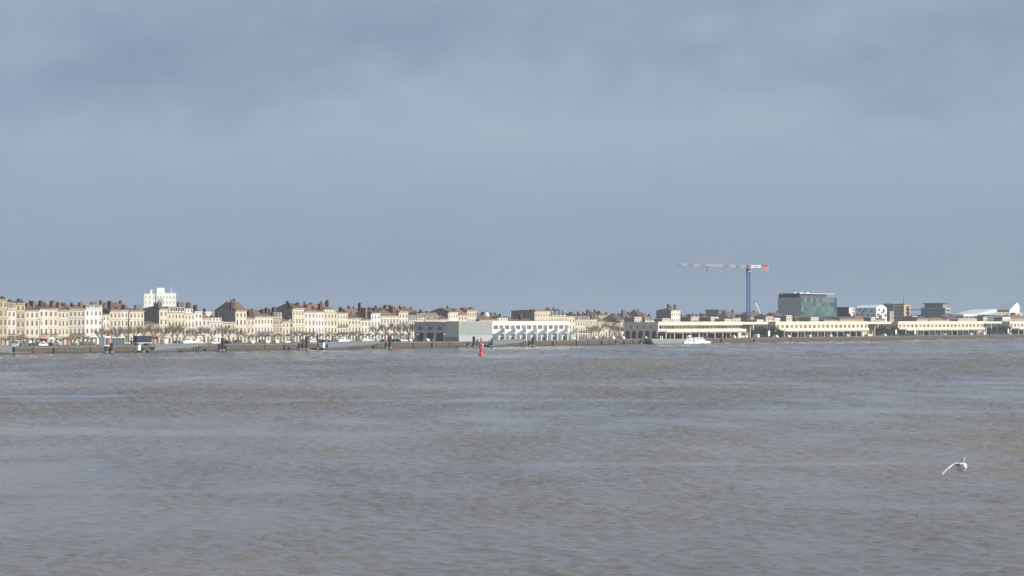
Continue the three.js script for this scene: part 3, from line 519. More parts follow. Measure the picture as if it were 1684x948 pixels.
{ const t = block('black_box_house', 'black box building with white and red end', 1163, 200, 10, 12, 21.9, whiteM, M(0.03, 0.033, 0.045)); const r = M(0.5, 0.16, 0.13); for (let k = 0; k < 4; k++) mk('red_panel', box(5.8, 9.6, 10 + k * 3, 12.2 + k * 3, 0.003, 0.1), r, t); mk('roof_edge', box(-0.2, 10.1, 21.9, 22.2, -12.1, 0.15), darkM, t); }
function gabled(name, label, u, v, w, d, h, rise, front, side, dark) { // gable facing the river
  const t = thing(name, label, 'building', u, v);
  mk('front', slab([[0, 0], [w, 0], [w, h], [w * 0.62, h + rise], [w * 0.3, h + rise * 0.9], [0, h]], [], -0.4, 0), front, t);
  mk('body', slab([[0, 0], [w, 0], [w, h], [w * 0.62, h + rise], [w * 0.3, h + rise * 0.9], [0, h]], [], -d, -0.41), side, t);
  for (const [x, y, a, b] of dark) mk('window', box(w * x, w * x + a, y, y + b, 0.003, 0.1), darkM, t);
  return t;
}
{ const t = gabled('spotted_house', 'white gabled block with dark window pattern and spotted grey side', 1215, 200, 20, 20, 21.8, 2.6, M(0.86, 0.86, 0.84), M(0.62, 0.64, 0.66), [[0.08, 14, 4.4, 3], [0.62, 17.5, 3.6, 3.4], [0.36, 13, 3.2, 3], [0.78, 14, 3.6, 2.6], [0.2, 18.8, 3, 2.2], [0.45, 16.8, 2.8, 1.8]]); for (const [z, y] of [[-4, 18], [-7.5, 14.6], [-10, 19.6], [-13, 15.5], [-15.5, 19], [-17.5, 14.6], [-2.5, 14.2], [-12, 17.6]]) mk('porthole', box(-0.1, 0.02, y, y + 1.6, z - 1.5, z), darkM, t); }
{ const t = block('ochre_tower', 'ochre tower with brown shaded side and stacked balconies', 1311, 220, 13, 10, 25.3, M(0.6, 0.44, 0.25, { map: stoneTex })); for (let k = 0; k < 5; k++) { const b = mk('balcony', box(4, 12.4, 8 + k * 3.3, 8.25 + k * 3.3, 0.003, 2.2), M(0.4, 0.28, 0.16), t); mk('balcony_door', box(5, 11, 8.3 + k * 3.3, 10.6 + k * 3.3, 0.003, 0.12), glassM[3], b); } for (let f = 3; f < 8; f++) for (let k = 0; k < 4; k++) mk('window', box(-0.1, -0.003, f * 3 + 0.6, f * 3 + 2, -2.2 - k * 2.3, -1.2 - k * 2.3), darkM, t); mk('roof_slab', box(-0.4, 13.3, 25.3, 25.9, -10.2, 0.3), M(0.16, 0.15, 0.15), t); }
{ const t = block('dark_office', 'dark green grey office complex with brown rooftop storey', 1399, 220, 12.5, 25, 22.5, M(0.42, 0.44, 0.42, { map: stoneTex }), M(0.21, 0.245, 0.25)); mk('roof_storey', box(1, 11, 22.5, 26.5, -22, -3), M(0.3, 0.22, 0.19), t); mk('roof_overhang', box(-1.5, 12, 26.5, 27, -23, -2), M(0.08, 0.075, 0.075), t); mk('terrace', box(-1, 8, 20.4, 21.1, -35, -25.1), M(0.07, 0.075, 0.08), t); mk('low_wing', box(-0.5, 11, 0, 16, -36, -25.05), M(0.2, 0.21, 0.22), t); for (let f = 3; f < 7; f++) { mk('window_band', box(0.6, 11.8, f * 3.1 + 0.8, f * 3.1 + 2.2, 0.003, 0.1), glassM[1], t); mk('side_window_band', box(-0.25, -0.16, f * 3.1 + 0.8, f * 3.1 + 2, -23, -2), M(0.09, 0.11, 0.13, { roughness: 0.2 }), t); } }
{ const t = thing('white_gable_house', 'gabled white modern house with grey flank above the sheds', 'building', 1502, 200), f = [[0, 0], [24, 0], [24, 20], [24, 25], [19, 28], [0, 20.5]]; mk('front', slab(f, [], -0.4, 0), whiteM, t); mk('body', slab(f, [], -13, -0.41), M(0.58, 0.6, 0.62), t); mk('roof_trim', slab([[-0.4, 20.5], [19, 28.2], [24.3, 25.2], [24.3, 25.7], [19, 28.8], [-0.4, 21]], [], -13.2, 0.2), M(0.3, 0.32, 0.34), t); for (let k = 0; k < 3; k++) mk('window', box(-0.12, 0.02, 16.5, 19, -4 - 3.6 * k, -2 - 3.6 * k), darkM, t); }
{ const t = thing('sloping_roof_hall', 'white hall with long rising wing roof', 'building', 1286, 150), W = 72; mk('wall', box(0, W, 0, 14.5, -20, -0.3), M(0.2, 0.2, 0.21), t); mk('white_band', box(0, 20, 14.5, 16.2, -20, 0), whiteM, t); mk('wing_roof', slab([[20, 14.7], [40, 15.2], [W, 18.2], [W, 20.8], [62, 20.8], [46, 18.8], [30, 16.9], [20, 16.4]], [], -20, 0.2), M(0.56, 0.58, 0.58), t); for (let k = 0; k < 8; k++) mk('window', box(4 + k * 9, 10 + k * 9, 11.5, 13.6, -0.3, -0.2), glassM[0], t); }

// ---------- tower crane and mobile crane ----------
{
  const t = thing('tower_crane', 'tower crane with blue lattice mast and red and white jib', 'crane', 899.4, 150, undefined, GROUND, 0.05);
  const blue = M(0.075, 0.14, 0.32, { roughness: 0.6 }), red = M(0.56, 0.10, 0.085, { roughness: 0.6 }), wh = M(0.8, 0.8, 0.8, { roughness: 0.6 });
  const sec = []; for (const [x, z] of [[-1.25, -1.25], [1.25, -1.25], [1.25, 1.25], [-1.25, 1.25]]) sec.push(box(x - 0.16, x + 0.16, 0, 4.4, z - 0.16, z + 0.16));
  const cs = [[-1.25, -1.25], [1.25, -1.25], [1.25, 1.25], [-1.25, 1.25]];
  for (let k = 0; k < 4; k++) { const [a, b] = cs[k], [c, d] = cs[(k + 1) % 4]; sec.push(bar([a, 0, b], [c, 2.2, d], 0.2, 4), bar([c, 2.2, d], [a, 4.4, b], 0.2, 4), bar([a, 4.3, b], [c, 4.3, d], 0.2, 4), bar([a, 2.2, b], [c, 2.2, d], 0.16, 4)); }
  const sg = geo(sec); for (let k = 0; k < 11; k++) mesh('mast_section', sg, blue, t).position.set(0, k * 4.4, 0);
  const Y = 49.4; mk('slewing_ring', [new THREE.CylinderGeometry(1.7, 1.7, 1.1, 14).translate(0, Y - 0.4, 0), box(-1.4, 1.4, Y, Y + 1.2, -1.4, 1.4)], darkM, t);
  const cab = mk('cab', box(-0.2, 1.8, Y - 1.6, Y + 0.8, 1.5, 3), wh, t); mk('cab_glass', box(0, 1.6, Y - 0.9, Y + 0.5, 3, 3.06), glassM[0], cab);
  mk('mast_head', [box(-1.1, 1.1, Y + 1.2, Y + 3.6, -0.8, 0.8)], red, t);
  const sections = [[-1.2, -6, wh], [-6, -9.5, red], [-9.5, -14.5, wh], [-14.5, -19, red], [-19, -26, wh], [-26, -33, wh], [-33, -37, red], [-37, -42, wh], [-42, -46.5, red], [-46.5, -51, wh], [-51, -54, red]];
  for (const [x0, x1, m] of sections) {
    const y = (x) => Y + 1.4 - x * 0.035, hh = (x) => 1.9 - Math.abs(x) * 0.012, l = [], st = 2;
    for (const z of [-0.7, 0.7]) l.push(bar([x0, y(x0), z], [x1, y(x1), z], 0.08, 4)); l.push(bar([x0, y(x0) + hh(x0), 0], [x1, y(x1) + hh(x1), 0], 0.09, 4));
    const n = Math.max(1, Math.round((x0 - x1) / st)); for (let k = 0; k < n; k++) { const a = x0 + (x1 - x0) * k / n, b = x0 + (x1 - x0) * (k + 0.5) / n, c = x0 + (x1 - x0) * (k + 1) / n; for (const z of [-0.7, 0.7]) l.push(bar([a, y(a), z], [b, y(b) + hh(b), 0], 0.075, 4), bar([b, y(b) + hh(b), 0], [c, y(c), z], 0.075, 4)); }
    mk('jib_section', l, m, t);
  }
  mk('counter_jib', [box(1.2, 15.6, Y + 1.2, Y + 1.6, -1, 1), bar([1.2, Y + 3.4, 0], [15.6, Y + 2.6, 0], 0.15, 4)], wh, t);
  mk('counter_panel', box(2, 9.6, Y + 1.62, Y + 3.5, 0.9, 1.05), wh, t); mk('panel_mark', box(4.5, 7, Y + 2.3, Y + 2.7, 1.053, 1.09), M(0.2, 0.2, 0.22), t);
  mk('winch_house', box(10.4, 14.6, Y + 1.62, Y + 3.7, -1, 1.1), red, t);
  for (let k = 0; k < 3; k++) mk('counterweight', box(11.4 + k * 1.3, 12.6 + k * 1.3, Y - 1.3, Y + 1.18, -0.9, 0.9), M(0.6, 0.35, 0.3), t);
  mk('trolley', box(-32.5, -30.5, Y + 1.8, Y + 2.3, -0.7, 0.7), darkM, t); mk('hook', [bar([-31.5, Y + 1.8, 0], [-31.5, Y - 0.2, 0], 0.05, 4), box(-31.9, -31.1, Y - 0.9, Y - 0.2, -0.3, 0.3)], darkM, t);
}
{
  const t = thing('mobile_crane', 'white telescopic crane boom leaning beside the blue mast', 'crane', 893, 130, undefined, GROUND, 0);
  mk('carrier', [box(-4, 4, 0.9, 2.4, -1.3, 1.3), box(-4.6, -2.6, 1, 3, -1.25, 1.25)], M(0.7, 0.6, 0.1), t); for (const x of [-3.4, -1.2, 1.2, 3]) mk('wheel', new THREE.CylinderGeometry(0.6, 0.6, 2.6, 12).rotateX(Math.PI / 2).translate(x, 0.6, 0), darkM, t);
  mk('turret', box(0, 3.4, 2.4, 4, -1.2, 1.2), M(0.75, 0.7, 0.6), t);
  mk('boom', [bar([1.8, 3.5, 0], [-4, 13, 0], 0.6, 8), bar([-4, 13, 0], [-9.4, 24.5, 0], 0.42, 8)], whiteM, t); mk('boom_head', box(-9.9, -9, 24, 25, -0.4, 0.4), darkM, t);
}
{ const t = thing('slim_aerial', 'thin dark leaning pole mast above the ochre tower', 'mast', 1368, 250); mk('pole', bar([0, 0, 0], [5, 35, 0], 0.5, 6, 0.3), M(0.12, 0.12, 0.14), t); mk('pole_foot', box(-1, 1, 0, 1, -1, 1), greyM, t); }
{ const t = thing('white_dome', 'white spherical globe on a short pole beside the yellow hipped house', 'globe', 430, 60); mk('globe', new THREE.SphereGeometry(1.55, 20, 14).translate(3.4, 14.3, 0), whiteM, t); mk('pole', bar([3.4, 0, 0], [3.4, 13, 0], 0.18, 6), steelM, t); }

// ---------- trees ----------
const barkM = M(0.22, 0.18, 0.14), twigM = M(0.25, 0.205, 0.155), barkPale = M(0.26, 0.22, 0.17), leafM = M(0.045, 0.06, 0.028, { roughness: 0.7 }), leafM2 = M(0.06, 0.075, 0.035, { roughness: 0.7 });
function strip(pos, a, b, w) { // flat twig, two crossed faces
  const d = b.clone().sub(a).normalize(), s = new THREE.Vector3(-d.z, 0.2, d.x).normalize().multiplyScalar(w), s2 = d.clone().cross(s).normalize().multiplyScalar(w);
  for (const q of [s, s2]) { const p = [a.clone().add(q), a.clone().sub(q), b]; for (const v of p) pos.push(v.x, v.y, v.z); }
}
function bareTree(name, label, group, poll) {
  const t = new THREE.Group(); t.name = numbered(name); t.userData = { label, category: 'tree', group }; scene.add(t);
  const wood = [], twigs = [], H0 = poll ? 2.9 : 3.0;
  wood.push(bar([0, 0, 0], [0.1, H0, 0], 0.3, 7, 0.22));
  function twig(p, dir, len, w, depth) {
    const e = p.clone().addScaledVector(dir, len); strip(twigs, p, e, w);
    if (depth > 0) for (let k = 0; k < 3; k++) { const q = p.clone().lerp(e, 0.25 + 0.3 * k + rr(-0.1, 0.1)), d2 = dir.clone().add(new THREE.Vector3(rr(-1, 1), rr(-0.5, 0.9), rr(-1, 1)).multiplyScalar(0.75)).normalize(); twig(q, d2, len * rr(0.45, 0.7), w * 0.7, depth - 1); }
  }
  const limbs = poll ? 7 : 6;
  for (let k = 0; k < limbs; k++) {
    const a = k / limbs * 6.28 + rr(-0.3, 0.3), out = poll ? rr(2.2, 3.6) : rr(1.6, 3), up = poll ? rr(0.5, 1.1) : rr(2.2, 4.0), b0 = new THREE.Vector3(0.1, H0 - 0.15, 0), m1 = new THREE.Vector3(Math.cos(a) * out * 0.55, H0 + up * 0.6, Math.sin(a) * out * 0.55), e1 = new THREE.Vector3(Math.cos(a) * out, H0 + up, Math.sin(a) * out);
    wood.push(bar(b0.toArray(), m1.toArray(), 0.17, 5, 0.12), bar(m1.toArray(), e1.toArray(), 0.12, 5, 0.07));
    for (const [p, n] of [[e1, poll ? 9 : 7], [m1, poll ? 4 : 5], [m1.clone().lerp(e1, 0.5), 5]]) for (let q = 0; q < n; q++) { const d = new THREE.Vector3(Math.cos(a) * 0.5 + rr(-0.9, 0.9), poll ? rr(0.1, 0.9) : rr(0.2, 1.2), Math.sin(a) * 0.5 + rr(-0.9, 0.9)).normalize(); twig(p, d, poll ? rr(0.8, 1.5) : rr(1.3, 2.4), poll ? 0.03 : 0.042, 2); }
  }
  mk('trunk', wood, poll ? barkM : barkPale, t);
  const g = new THREE.BufferGeometry(); g.setAttribute('position', new THREE.Float32BufferAttribute(twigs, 3)); g.computeVertexNormals(); mesh('crown', planarUV(g), twigM, t);
  return t;
}
function leafTree(label, group) {
  const t = new THREE.Group(); t.name = numbered('evergreen_tree'); t.userData = { label, category: 'tree', group }; scene.add(t);
  const wood = [bar([0, 0, 0], [0, 3, 0], 0.28, 7, 0.2)], pos = [[], []], clumps = [];
  for (let k = 0; k < 16; k++) { const a = k * 2.4, r = rr(0.6, 2.6), y = rr(2.6, 7.4), c = new THREE.Vector3(Math.cos(a) * r * (1 - (y - 3) * 0.1), y, Math.sin(a) * r * (1 - (y - 3) * 0.1)); clumps.push(c); wood.push(bar([0, 2 + (y - 2.6) * 0.3, 0], c.toArray(), 0.1, 4, 0.04)); }
  for (const c of clumps) for (let q = 0; q < 130; q++) { const o = new THREE.Vector3(rr(-1, 1), rr(-1, 1), rr(-1, 1)); if (o.length() > 1) continue; o.multiplyScalar(1.35).add(c); const a = new THREE.Vector3(rr(-1, 1), rr(-1, 1), rr(-1, 1)).normalize().multiplyScalar(0.26), b = new THREE.Vector3(rr(-1, 1), rr(-1, 1), rr(-1, 1)).normalize().multiplyScalar(0.2), L = pos[q & 1]; for (const v of [o.clone().sub(a), o.clone().add(b), o.clone().add(a), o.clone().sub(a), o.clone().add(a), o.clone().sub(b)]) L.push(v.x, v.y, v.z); }
  mk('trunk', wood, barkM, t);
  pos.forEach((l, i) => { const g = new THREE.BufferGeometry(); g.setAttribute('position', new THREE.Float32BufferAttribute(l, 3)); g.computeVertexNormals(); mesh('crown', planarUV(g), i ? leafM : leafM2, t); });
  return t;
}
function plant(protos, list) { list.forEach(([u, v, s], i) => { const p = protos[i % protos.length]; if (i < protos.length) { p.position.copy(P(u, v)); p.rotation.y = i * 1.7; p.scale.setScalar(s); } else dup(p, u, v, i * 2.1, s); }); }
const tl = 'bare spreading winter tree on the quay promenade', tg = 'tall bare trees on the promenade', pl = 'low flat topped pollarded plane tree without leaves on the quay', pg = 'pollarded plane trees in rows', el = 'dark evergreen tree in the gap between cream sheds', eg = 'evergreen trees between the sheds';
plant([0, 1, 2].map(() => bareTree('bare_tree', tl, tg, false)), [[88.4,30,0.9],[111.9,48,1],[100.2,30,1.05],[122.3,46,1],[113.8,32,1.1],[138.4,50,1.15],[123.9,30,1.1],[145.4,44,1],[132.4,26,1.15],[140.0,30,1.2],[160.7,44,0.95],[153.1,30,1],[175.9,46,1.05],[164.7,30,0.9],[187.8,44,1.1],[176.1,30,1.0],[201.8,46,0.9],[546.4,48,1.25],[524.5,30,1.0],[558.2,48,0.95],[531.0,46,1.1],[525.3,48,1.0],[326.9,44,1.2],[323.0,48,1.2],[340.8,46,1.25],[313.6,30,1.1],[312.0,46,1.1],[350.0,48,1.1]]);
plant([0, 1, 2].map(() => bareTree('pollarded_tree', pl, pg, true)), [[40.2,40,0.8],[52.1,48,0.8],[49.3,40,0.9],[57.9,44,0.8],[58.1,40,0.75],[74.2,40,0.75],[82.8,44,0.8],[82.6,40,0.85],[94.0,46,0.9],[94.7,42,0.8],[203.5,30,1.1],[223.0,42,1],[217.3,30,1],[238.1,42,0.9],[228.1,28,1.15],[248.7,40,1.05],[242.9,30,0.9],[265.3,42,1],[256.5,30,1.1],[277.2,42,0.95],[268.9,30,1.05],[291.4,42,0.95],[282.5,30,1],[303.8,42,0.9],[294.3,28,1],[319.6,42,1],[308.3,28,0.9],[333.5,42,0.9],[202.2,40,0.9],[197.1,30,0.95]]);
plant([0, 1].map(() => leafTree(el, eg)), [[665.2,12,0.8],[671.8,13,0.95],[673.8,11,0.85],[679.3,10,0.8],[687.8,12,0.95],[688.1,9,0.8],[693.0,9,0.55],[840.4,12,0.8],[847.1,12,0.95],[852.7,11,0.7],[860.4,10,0.85],[865.1,9,0.75],[869.9,8,0.55],[1039.4,12,0.8],[1047.4,11,0.9],[1054.4,10,0.95],[1061.3,9,0.8],[1066.0,8,0.55]]);

// ---------- lamps ----------
{
  let proto;
  for (const [u, v, h] of [[79.8,20,12.6],[98.6,22,12.6],[211.5,20,12.7],[247.6,50,12.7],[70.4,50,12.6]]) {
    if (!proto) { proto = thing('lamp_mast', 'tall dark lamp mast with double crossbar head', 'street lamp', u, v, 'tall lamp masts on the quay'); mk('pole', bar([0, 0, 0], [0, 10, 0], 0.16, 7, 0.09), M(0.12, 0.13, 0.14), proto); const c = mk('crossbar', [box(-1.4, 1.4, 9.6, 9.75, -0.08, 0.08), box(-1.1, 1.1, 10.3, 10.42, -0.08, 0.08)], M(0.12, 0.13, 0.14), proto); for (const x of [-1.2, 1.2]) mk('lamp_head', [box(x - 0.5, x + 0.5, 9.25, 9.5, -0.25, 0.25)], whiteM, c); proto.scale.setScalar(h / 10.4); } else dup(proto, u, v, TURN, h / 10.4);
  }
  let g;
  for (const [u, v, h] of [[186.6,12,4.5],[208.3,12,4.4],[231.6,12,4.3],[253.4,12,4.2],[304.5,12,3.9],[327.5,12,3.8],[33.4,24,5.3],[111.4,14,4.9],[140.6,14,4.8],[78.1,24,5.1],[678.1,12,2.0],[166.5,18,4.6],[283.6,18,4.0]]) {
    if (!g) { g = thing('globe_lamp', 'lamp post with two white globes on the quay edge', 'street lamp', u, v, 'twin globe lamps along the quay'); mk('pole', [bar([0, 0, 0], [0, 5, 0], 0.09, 6), bar([-0.75, 5, 0], [0.75, 5, 0], 0.06, 5)], M(0.1, 0.11, 0.11), g); for (const x of [-0.75, 0.75]) mk('globe', new THREE.SphereGeometry(0.34, 12, 8).translate(x, 5.35, 0), M(0.9, 0.89, 0.86, { roughness: 0.3 }), g); g.scale.setScalar(h / 5.35); } else dup(g, u, v, TURN, h / 5.35);
  }
}

// ---------- parked cars and vans ----------
{
  const rim = M(0.4, 0.4, 0.42, { roughness: 0.4 }), tyre = M(0.025, 0.025, 0.027), cg = M(0.03, 0.035, 0.04, { roughness: 0.1 });
  function car(label, group, paint, van) {
    const t = new THREE.Group(); t.name = numbered(van ? 'parked_van' : 'parked_car'); t.userData = { label, category: van ? 'van' : 'car', group }; scene.add(t);
    const m = new THREE.MeshPhysicalMaterial({ color: new THREE.Color().setRGB(...paint), roughness: 0.4, clearcoat: 0.6, clearcoatRoughness: 0.1 });
    const side = van ? [[-2.5, 0.35], [2.5, 0.35], [2.5, 1.1], [2.1, 1.3], [1.6, 2.15], [-2.5, 2.2]] : [[-2.1, 0.3], [2.1, 0.3], [2.12, 0.75], [1.2, 0.95], [0.5, 1.42], [-1.3, 1.45], [-1.95, 0.98], [-2.12, 0.9]];
    const s = new THREE.Shape(side.map((q) => new THREE.Vector2(...q)));
    mk('body', new THREE.ExtrudeGeometry(s, { depth: 1.5, bevelEnabled: true, bevelSize: 0.08, bevelThickness: 0.1, bevelSegments: 1 }).translate(0, 0, -0.75), m, t);
    const win = van ? [[0.6, 1.3], [1.95, 1.3], [1.6, 1.95], [0.6, 1.95]] : [[-1.6, 0.98], [0.95, 0.98], [0.45, 1.33], [-1.2, 1.36]];
    for (const z of [-0.9, 0.86]) mk('side_window', new THREE.ExtrudeGeometry(new THREE.Shape(win.map((q) => new THREE.Vector2(...q))), { depth: 0.04, bevelEnabled: false }).translate(0, 0, z), cg, t);
    for (const x of [-1.35, 1.35]) for (const z of [-0.8, 0.8]) { const w = mk('wheel', new THREE.CylinderGeometry(0.32, 0.32, 0.2, 12).rotateX(Math.PI / 2).translate(x, 0.32, z), tyre, t); mk('rim', new THREE.CylinderGeometry(0.19, 0.19, 0.24, 8).rotateX(Math.PI / 2).translate(x, 0.32, z), rim, w); }
    return t;
  }
  const kinds = [['white', [0.8, 0.8, 0.79], 0], ['silver', [0.42, 0.43, 0.44], 0], ['black', [0.025, 0.026, 0.03], 0], ['dark blue', [0.03, 0.05, 0.12], 0], ['red', [0.38, 0.04, 0.035], 0], ['white', [0.82, 0.82, 0.8], 1], ['grey', [0.14, 0.145, 0.15], 0]];
  const protos = kinds.map(([n, c, v]) => car(v ? 'white panel van parked on the quay promenade' : `${n} car parked on the quay promenade`, v ? 'white vans on the quay' : `${n} cars on the quay`, c, v)), used = kinds.map(() => 0);
  const spots = [];
  for (let u = 20; u < 360; u += rr(3.4, 7.5)) spots.push([u, rnd() < 0.5 ? 24 : 52, rnd() < 0.5 ? TURN : TURN + Math.PI / 2]);
  for (let u = 448; u < 560; u += rr(6, 12)) spots.push([u, rnd() < 0.6 ? 24 : 50, TURN]);
  for (let u = 590; u < 1030; u += rr(14, 34)) spots.push([u, rr(3, 5.5), TURN]);
  for (const [u, v, a] of spots) { const r = rnd(), k = r < 0.34 ? 0 : r < 0.46 ? 1 : r < 0.58 ? 2 : r < 0.7 ? 3 : r < 0.77 ? 4 : r < 0.88 ? 5 : 6; if (!used[k]++) { protos[k].position.copy(P(u, v)); protos[k].rotation.y = a; } else dup(protos[k], u, v, a); }
}

// ---------- kiosks, awnings and other quay furniture ----------
{ const t = thing('poster_kiosk', 'white framed kiosk with blue and red poster panels', 'kiosk', 69.5, 8); mk('frame', [box(0, 0.3, 0, 4.6, -2.4, 0), box(4.3, 4.6, 0, 4.6, -2.4, 0), box(0, 4.6, 4.2, 4.9, -2.5, 0.1)], whiteM, t); t.scale.set(0.78, 0.86, 0.8); mk('blue_panel', box(0.3, 2.6, 0.4, 4.2, -0.4, -0.2), M(0.04, 0.07, 0.15), t); mk('red_panel', box(2.6, 4.3, 0.4, 4.2, -0.4, -0.21), M(0.36, 0.08, 0.055), t); mk('sill', box(0.3, 4.3, 0, 0.4, -0.6, 0.05), whiteM, t); }
{ const t = thing('glass_shelter', 'long glazed waiting shelter with pale roof', 'shelter', 76, 10); mk('roof', box(0, 8.2, 3.6, 3.9, -2.6, 0.3), M(0.55, 0.52, 0.46), t); for (let k = 0; k < 5; k++) mk('post', box(k * 2, k * 2 + 0.16, 0, 3.6, -0.2, 0), steelM, t); for (let k = 0; k < 4; k++) mk('glass_panel', box(0.18 + k * 2, 1.98 + k * 2, 0.4, 3.4, -0.14, -0.06), M(0.07, 0.1, 0.12, { roughness: 0.15 }), t); mk('bench', box(0.5, 7.5, 0.4, 0.55, -1.6, -1), M(0.2, 0.14, 0.09), t); }
{ const t = thing('tarped_trailer', 'long trailer under a dark navy tarpaulin', 'trailer', 91, 9); mk('tarp', prism([[0, 1.4], [0, 4.0], [-0.4, 4.3], [-2.1, 4.3], [-2.5, 4.0], [-2.5, 1.4]], 0, 9.6), M(0.012, 0.017, 0.04, { roughness: 0.6 }), t); mk('chassis', box(0, 9.6, 1.0, 1.38, -2.4, -0.1), M(0.5, 0.5, 0.48), t); for (const x of [1.4, 7, 8.2]) mk('wheel', new THREE.CylinderGeometry(0.5, 0.5, 2.4, 12).rotateX(Math.PI / 2).translate(x, 0.5, -1.25), darkM, t); }
for (const [u, v, lab, c] of [[32, 44, 'salmon red cafe parasol before the pale house', [0.62, 0.2, 0.14]], [35, 46, 'dark red cafe parasol beside a salmon one', [0.42, 0.07, 0.06]], [59, 40, 'maroon cafe parasol near the white house', [0.3, 0.06, 0.06]], [50, 42, 'cream cafe parasol near the cream houses', [0.72, 0.66, 0.52]]]) {
  const t = thing('cafe_parasol', lab, 'parasol', u + 20, v, 'cafe parasols on the promenade'); mk('canopy', new THREE.ConeGeometry(2.3, 1.1, 8).translate(0, 3.4, 0), M(...c), t); mk('pole', bar([0, 0, 0], [0, 3.9, 0], 0.05, 6), steelM, t); mk('base', new THREE.CylinderGeometry(0.35, 0.4, 0.15, 10).translate(0, 0.08, 0), greyM, t);
}
for (const [i, u, lab] of [[0, 672, 'tall white banner sign near evergreens, beside the first shed gap'], [1, 857, 'tall white banner sign in the gap before the long square windowed shed'], [2, 888, 'tall white banner sign at the corner of the shed with dark offices behind'], [3, 1053, 'small pale banner sign beside the last shed']]) { const t = thing('banner_sign', lab, 'sign', u, 7); mk('panel', [box(0, 2.2, 1, 4.4, -0.1, 0.1)], whiteM, t); mk('post', [box(0.1, 0.3, 0, 1, -0.1, 0.1), box(1.9, 2.1, 0, 1, -0.1, 0.1)], steelM, t); }

// ---------- pontoons, gangways, piles ----------
function pile(u, v, h, r, label) {
  const t = thing('mooring_pile', label, 'pile', u, v, undefined, 0); mk('shaft', new THREE.CylinderGeometry(r, r, h + 3, 12).translate(0, (h - 3) / 2, 0), M(0.045, 0.045, 0.05, { map: wallTex, roughness: 0.6 }), t); mk('cap', new THREE.ConeGeometry(r * 1.08, 0.5, 12).translate(0, h + 0.25, 0), M(0.09, 0.09, 0.1), t); mk('collar', new THREE.CylinderGeometry(r + 0.25, r + 0.25, 0.7, 12).translate(0, 0.7, 0), M(0.2, 0.2, 0.22), t); return t;
}
function pontoon(u0, u1, v, flip, label) { // float at one end, gangway truss climbing to the quay at the other
  const t = thing('gangway', label, 'gangway', u0, v, 'grey boarding gangways on the river', 0), L = u1 - u0, y0 = 2.2, y1 = 3.2, d = M(0.155, 0.168, 0.18, { roughness: 0.5 });
  const a = flip ? y1 : y0, b = flip ? y0 : y1, prof = flip ? [[0, 2.5], [L, 1.1], [L, 3.7], [0, 4.1]] : [[0, 1.1], [L, 2.5], [L, 4.1], [0, 3.7]];
  mk('side_girder', [slab(prof, [], 1.1, 1.3), slab(prof, [], -1.3, -1.1)], d, t);
  mk('deck', slab([[0, a - 0.3], [L, b - 0.3], [L, b - 0.1], [0, a - 0.1]], [], -1.09, 1.09), greyM, t);
  const rail = []; for (let x = 0.2; x < L; x += 2) rail.push(bar([x, a + (b - a) * x / L + 0.9, 1.2], [x, a + (b - a) * x / L + 1.5, 1.2], 0.05, 4)); rail.push(bar([0, a + 1.5, 1.2], [L, b + 1.5, 1.2], 0.05, 4)); mk('handrail', rail, steelM, t);
  const x0 = flip ? L - 12 : -6; mk('float', [box(x0, x0 + 18, -0.8, 0.9, -3.5, 3.5)], M(0.1, 0.11, 0.13, { map: wallTex }), t); mk('float_deck', box(x0 - 0.1, x0 + 18.1, 0.9, 1.1, -3.6, 3.6), M(0.17, 0.18, 0.19), t);
  mk('trestle', [bar([flip ? 1.5 : L - 1.5, -3, 0.8], [flip ? 1.5 : L - 1.5, 3, 0.8], 0.25, 6), bar([flip ? 1.5 : L - 1.5, -3, -0.8], [flip ? 1.5 : L - 1.5, 3, -0.8], 0.25, 6), box(flip ? 0.6 : L - 2.4, flip ? 2.4 : L - 0.6, 2.4, 2.8, -1.4, 1.4)], darkM, t);
  return t;
}
pontoon(-40, -1, -9, true, 'grey boarding gangway beside the tall tan house end of the quay');
pontoon(82, 113, -9, false, 'grey boarding gangway below the tarped trailer');
pontoon(203, 243, -9, false, 'grey boarding gangway with white locker, between two dark pile pairs');
pontoon(342, 373, -8, false, 'grey boarding gangway in front of the exhibition shed');
pile(-2.5, -11, 3.2, 0.45, 'thin dark pile under the end gangway'); pile(52, -10, 3, 0.7, 'stout dark pile beside the poster kiosk'); pile(55.3, -10, 4.4, 0.75, 'tall dark pile beside the poster kiosk'); pile(75, -10, 2.3, 0.7, 'short dark pile beside the glass shelter');
pile(124, -11, 3.4, 0.8, 'dark pile downstream of the trailer gangway'); pile(127.5, -10, 6.0, 0.85, 'tall dark pile downstream of the trailer gangway');
pile(182, -10, 3, 0.75, 'short dark pile of a trio upstream of white locker'); pile(184.4, -10, 3.6, 0.75, 'middle dark pile of a trio upstream of white locker'); pile(187.3, -10, 6.4, 0.8, 'tall dark pile with white cap sign, upstream of white locker'); pile(195.5, -10, 8.2, 0.32, 'thin dark pole rising beside the white locker');
pile(249, -10, 3, 0.75, 'short dark pile before the bare trees'); pile(252.2, -10, 6.2, 0.8, 'tall dark pile before the bare trees'); pile(320, -9, 2.6, 0.7, 'short dark pile before the grey clad box'); pile(324, -10, 5.6, 0.8, 'tall dark pile before the grey clad box'); pile(328.5, -9, 4.2, 0.4, 'slim dark pile before the grey clad box'); pile(340, -10, 4.4, 0.4, 'slim dark pile next to the shed gangway');
pile(377, -9, 2.8, 0.8, 'short dark pile before the slanting fins'); pile(380, -9, 4.6, 0.85, 'taller dark pile before the slanting fins'); pile(472, -4, 2.5, 0.6, 'dark pile below the yellow dormer houses'); pile(499, -4, 2.6, 0.7, 'dark pile below the arched shed end'); pile(508, -4, 2.8, 0.7, 'dark pile next to the grey barge');
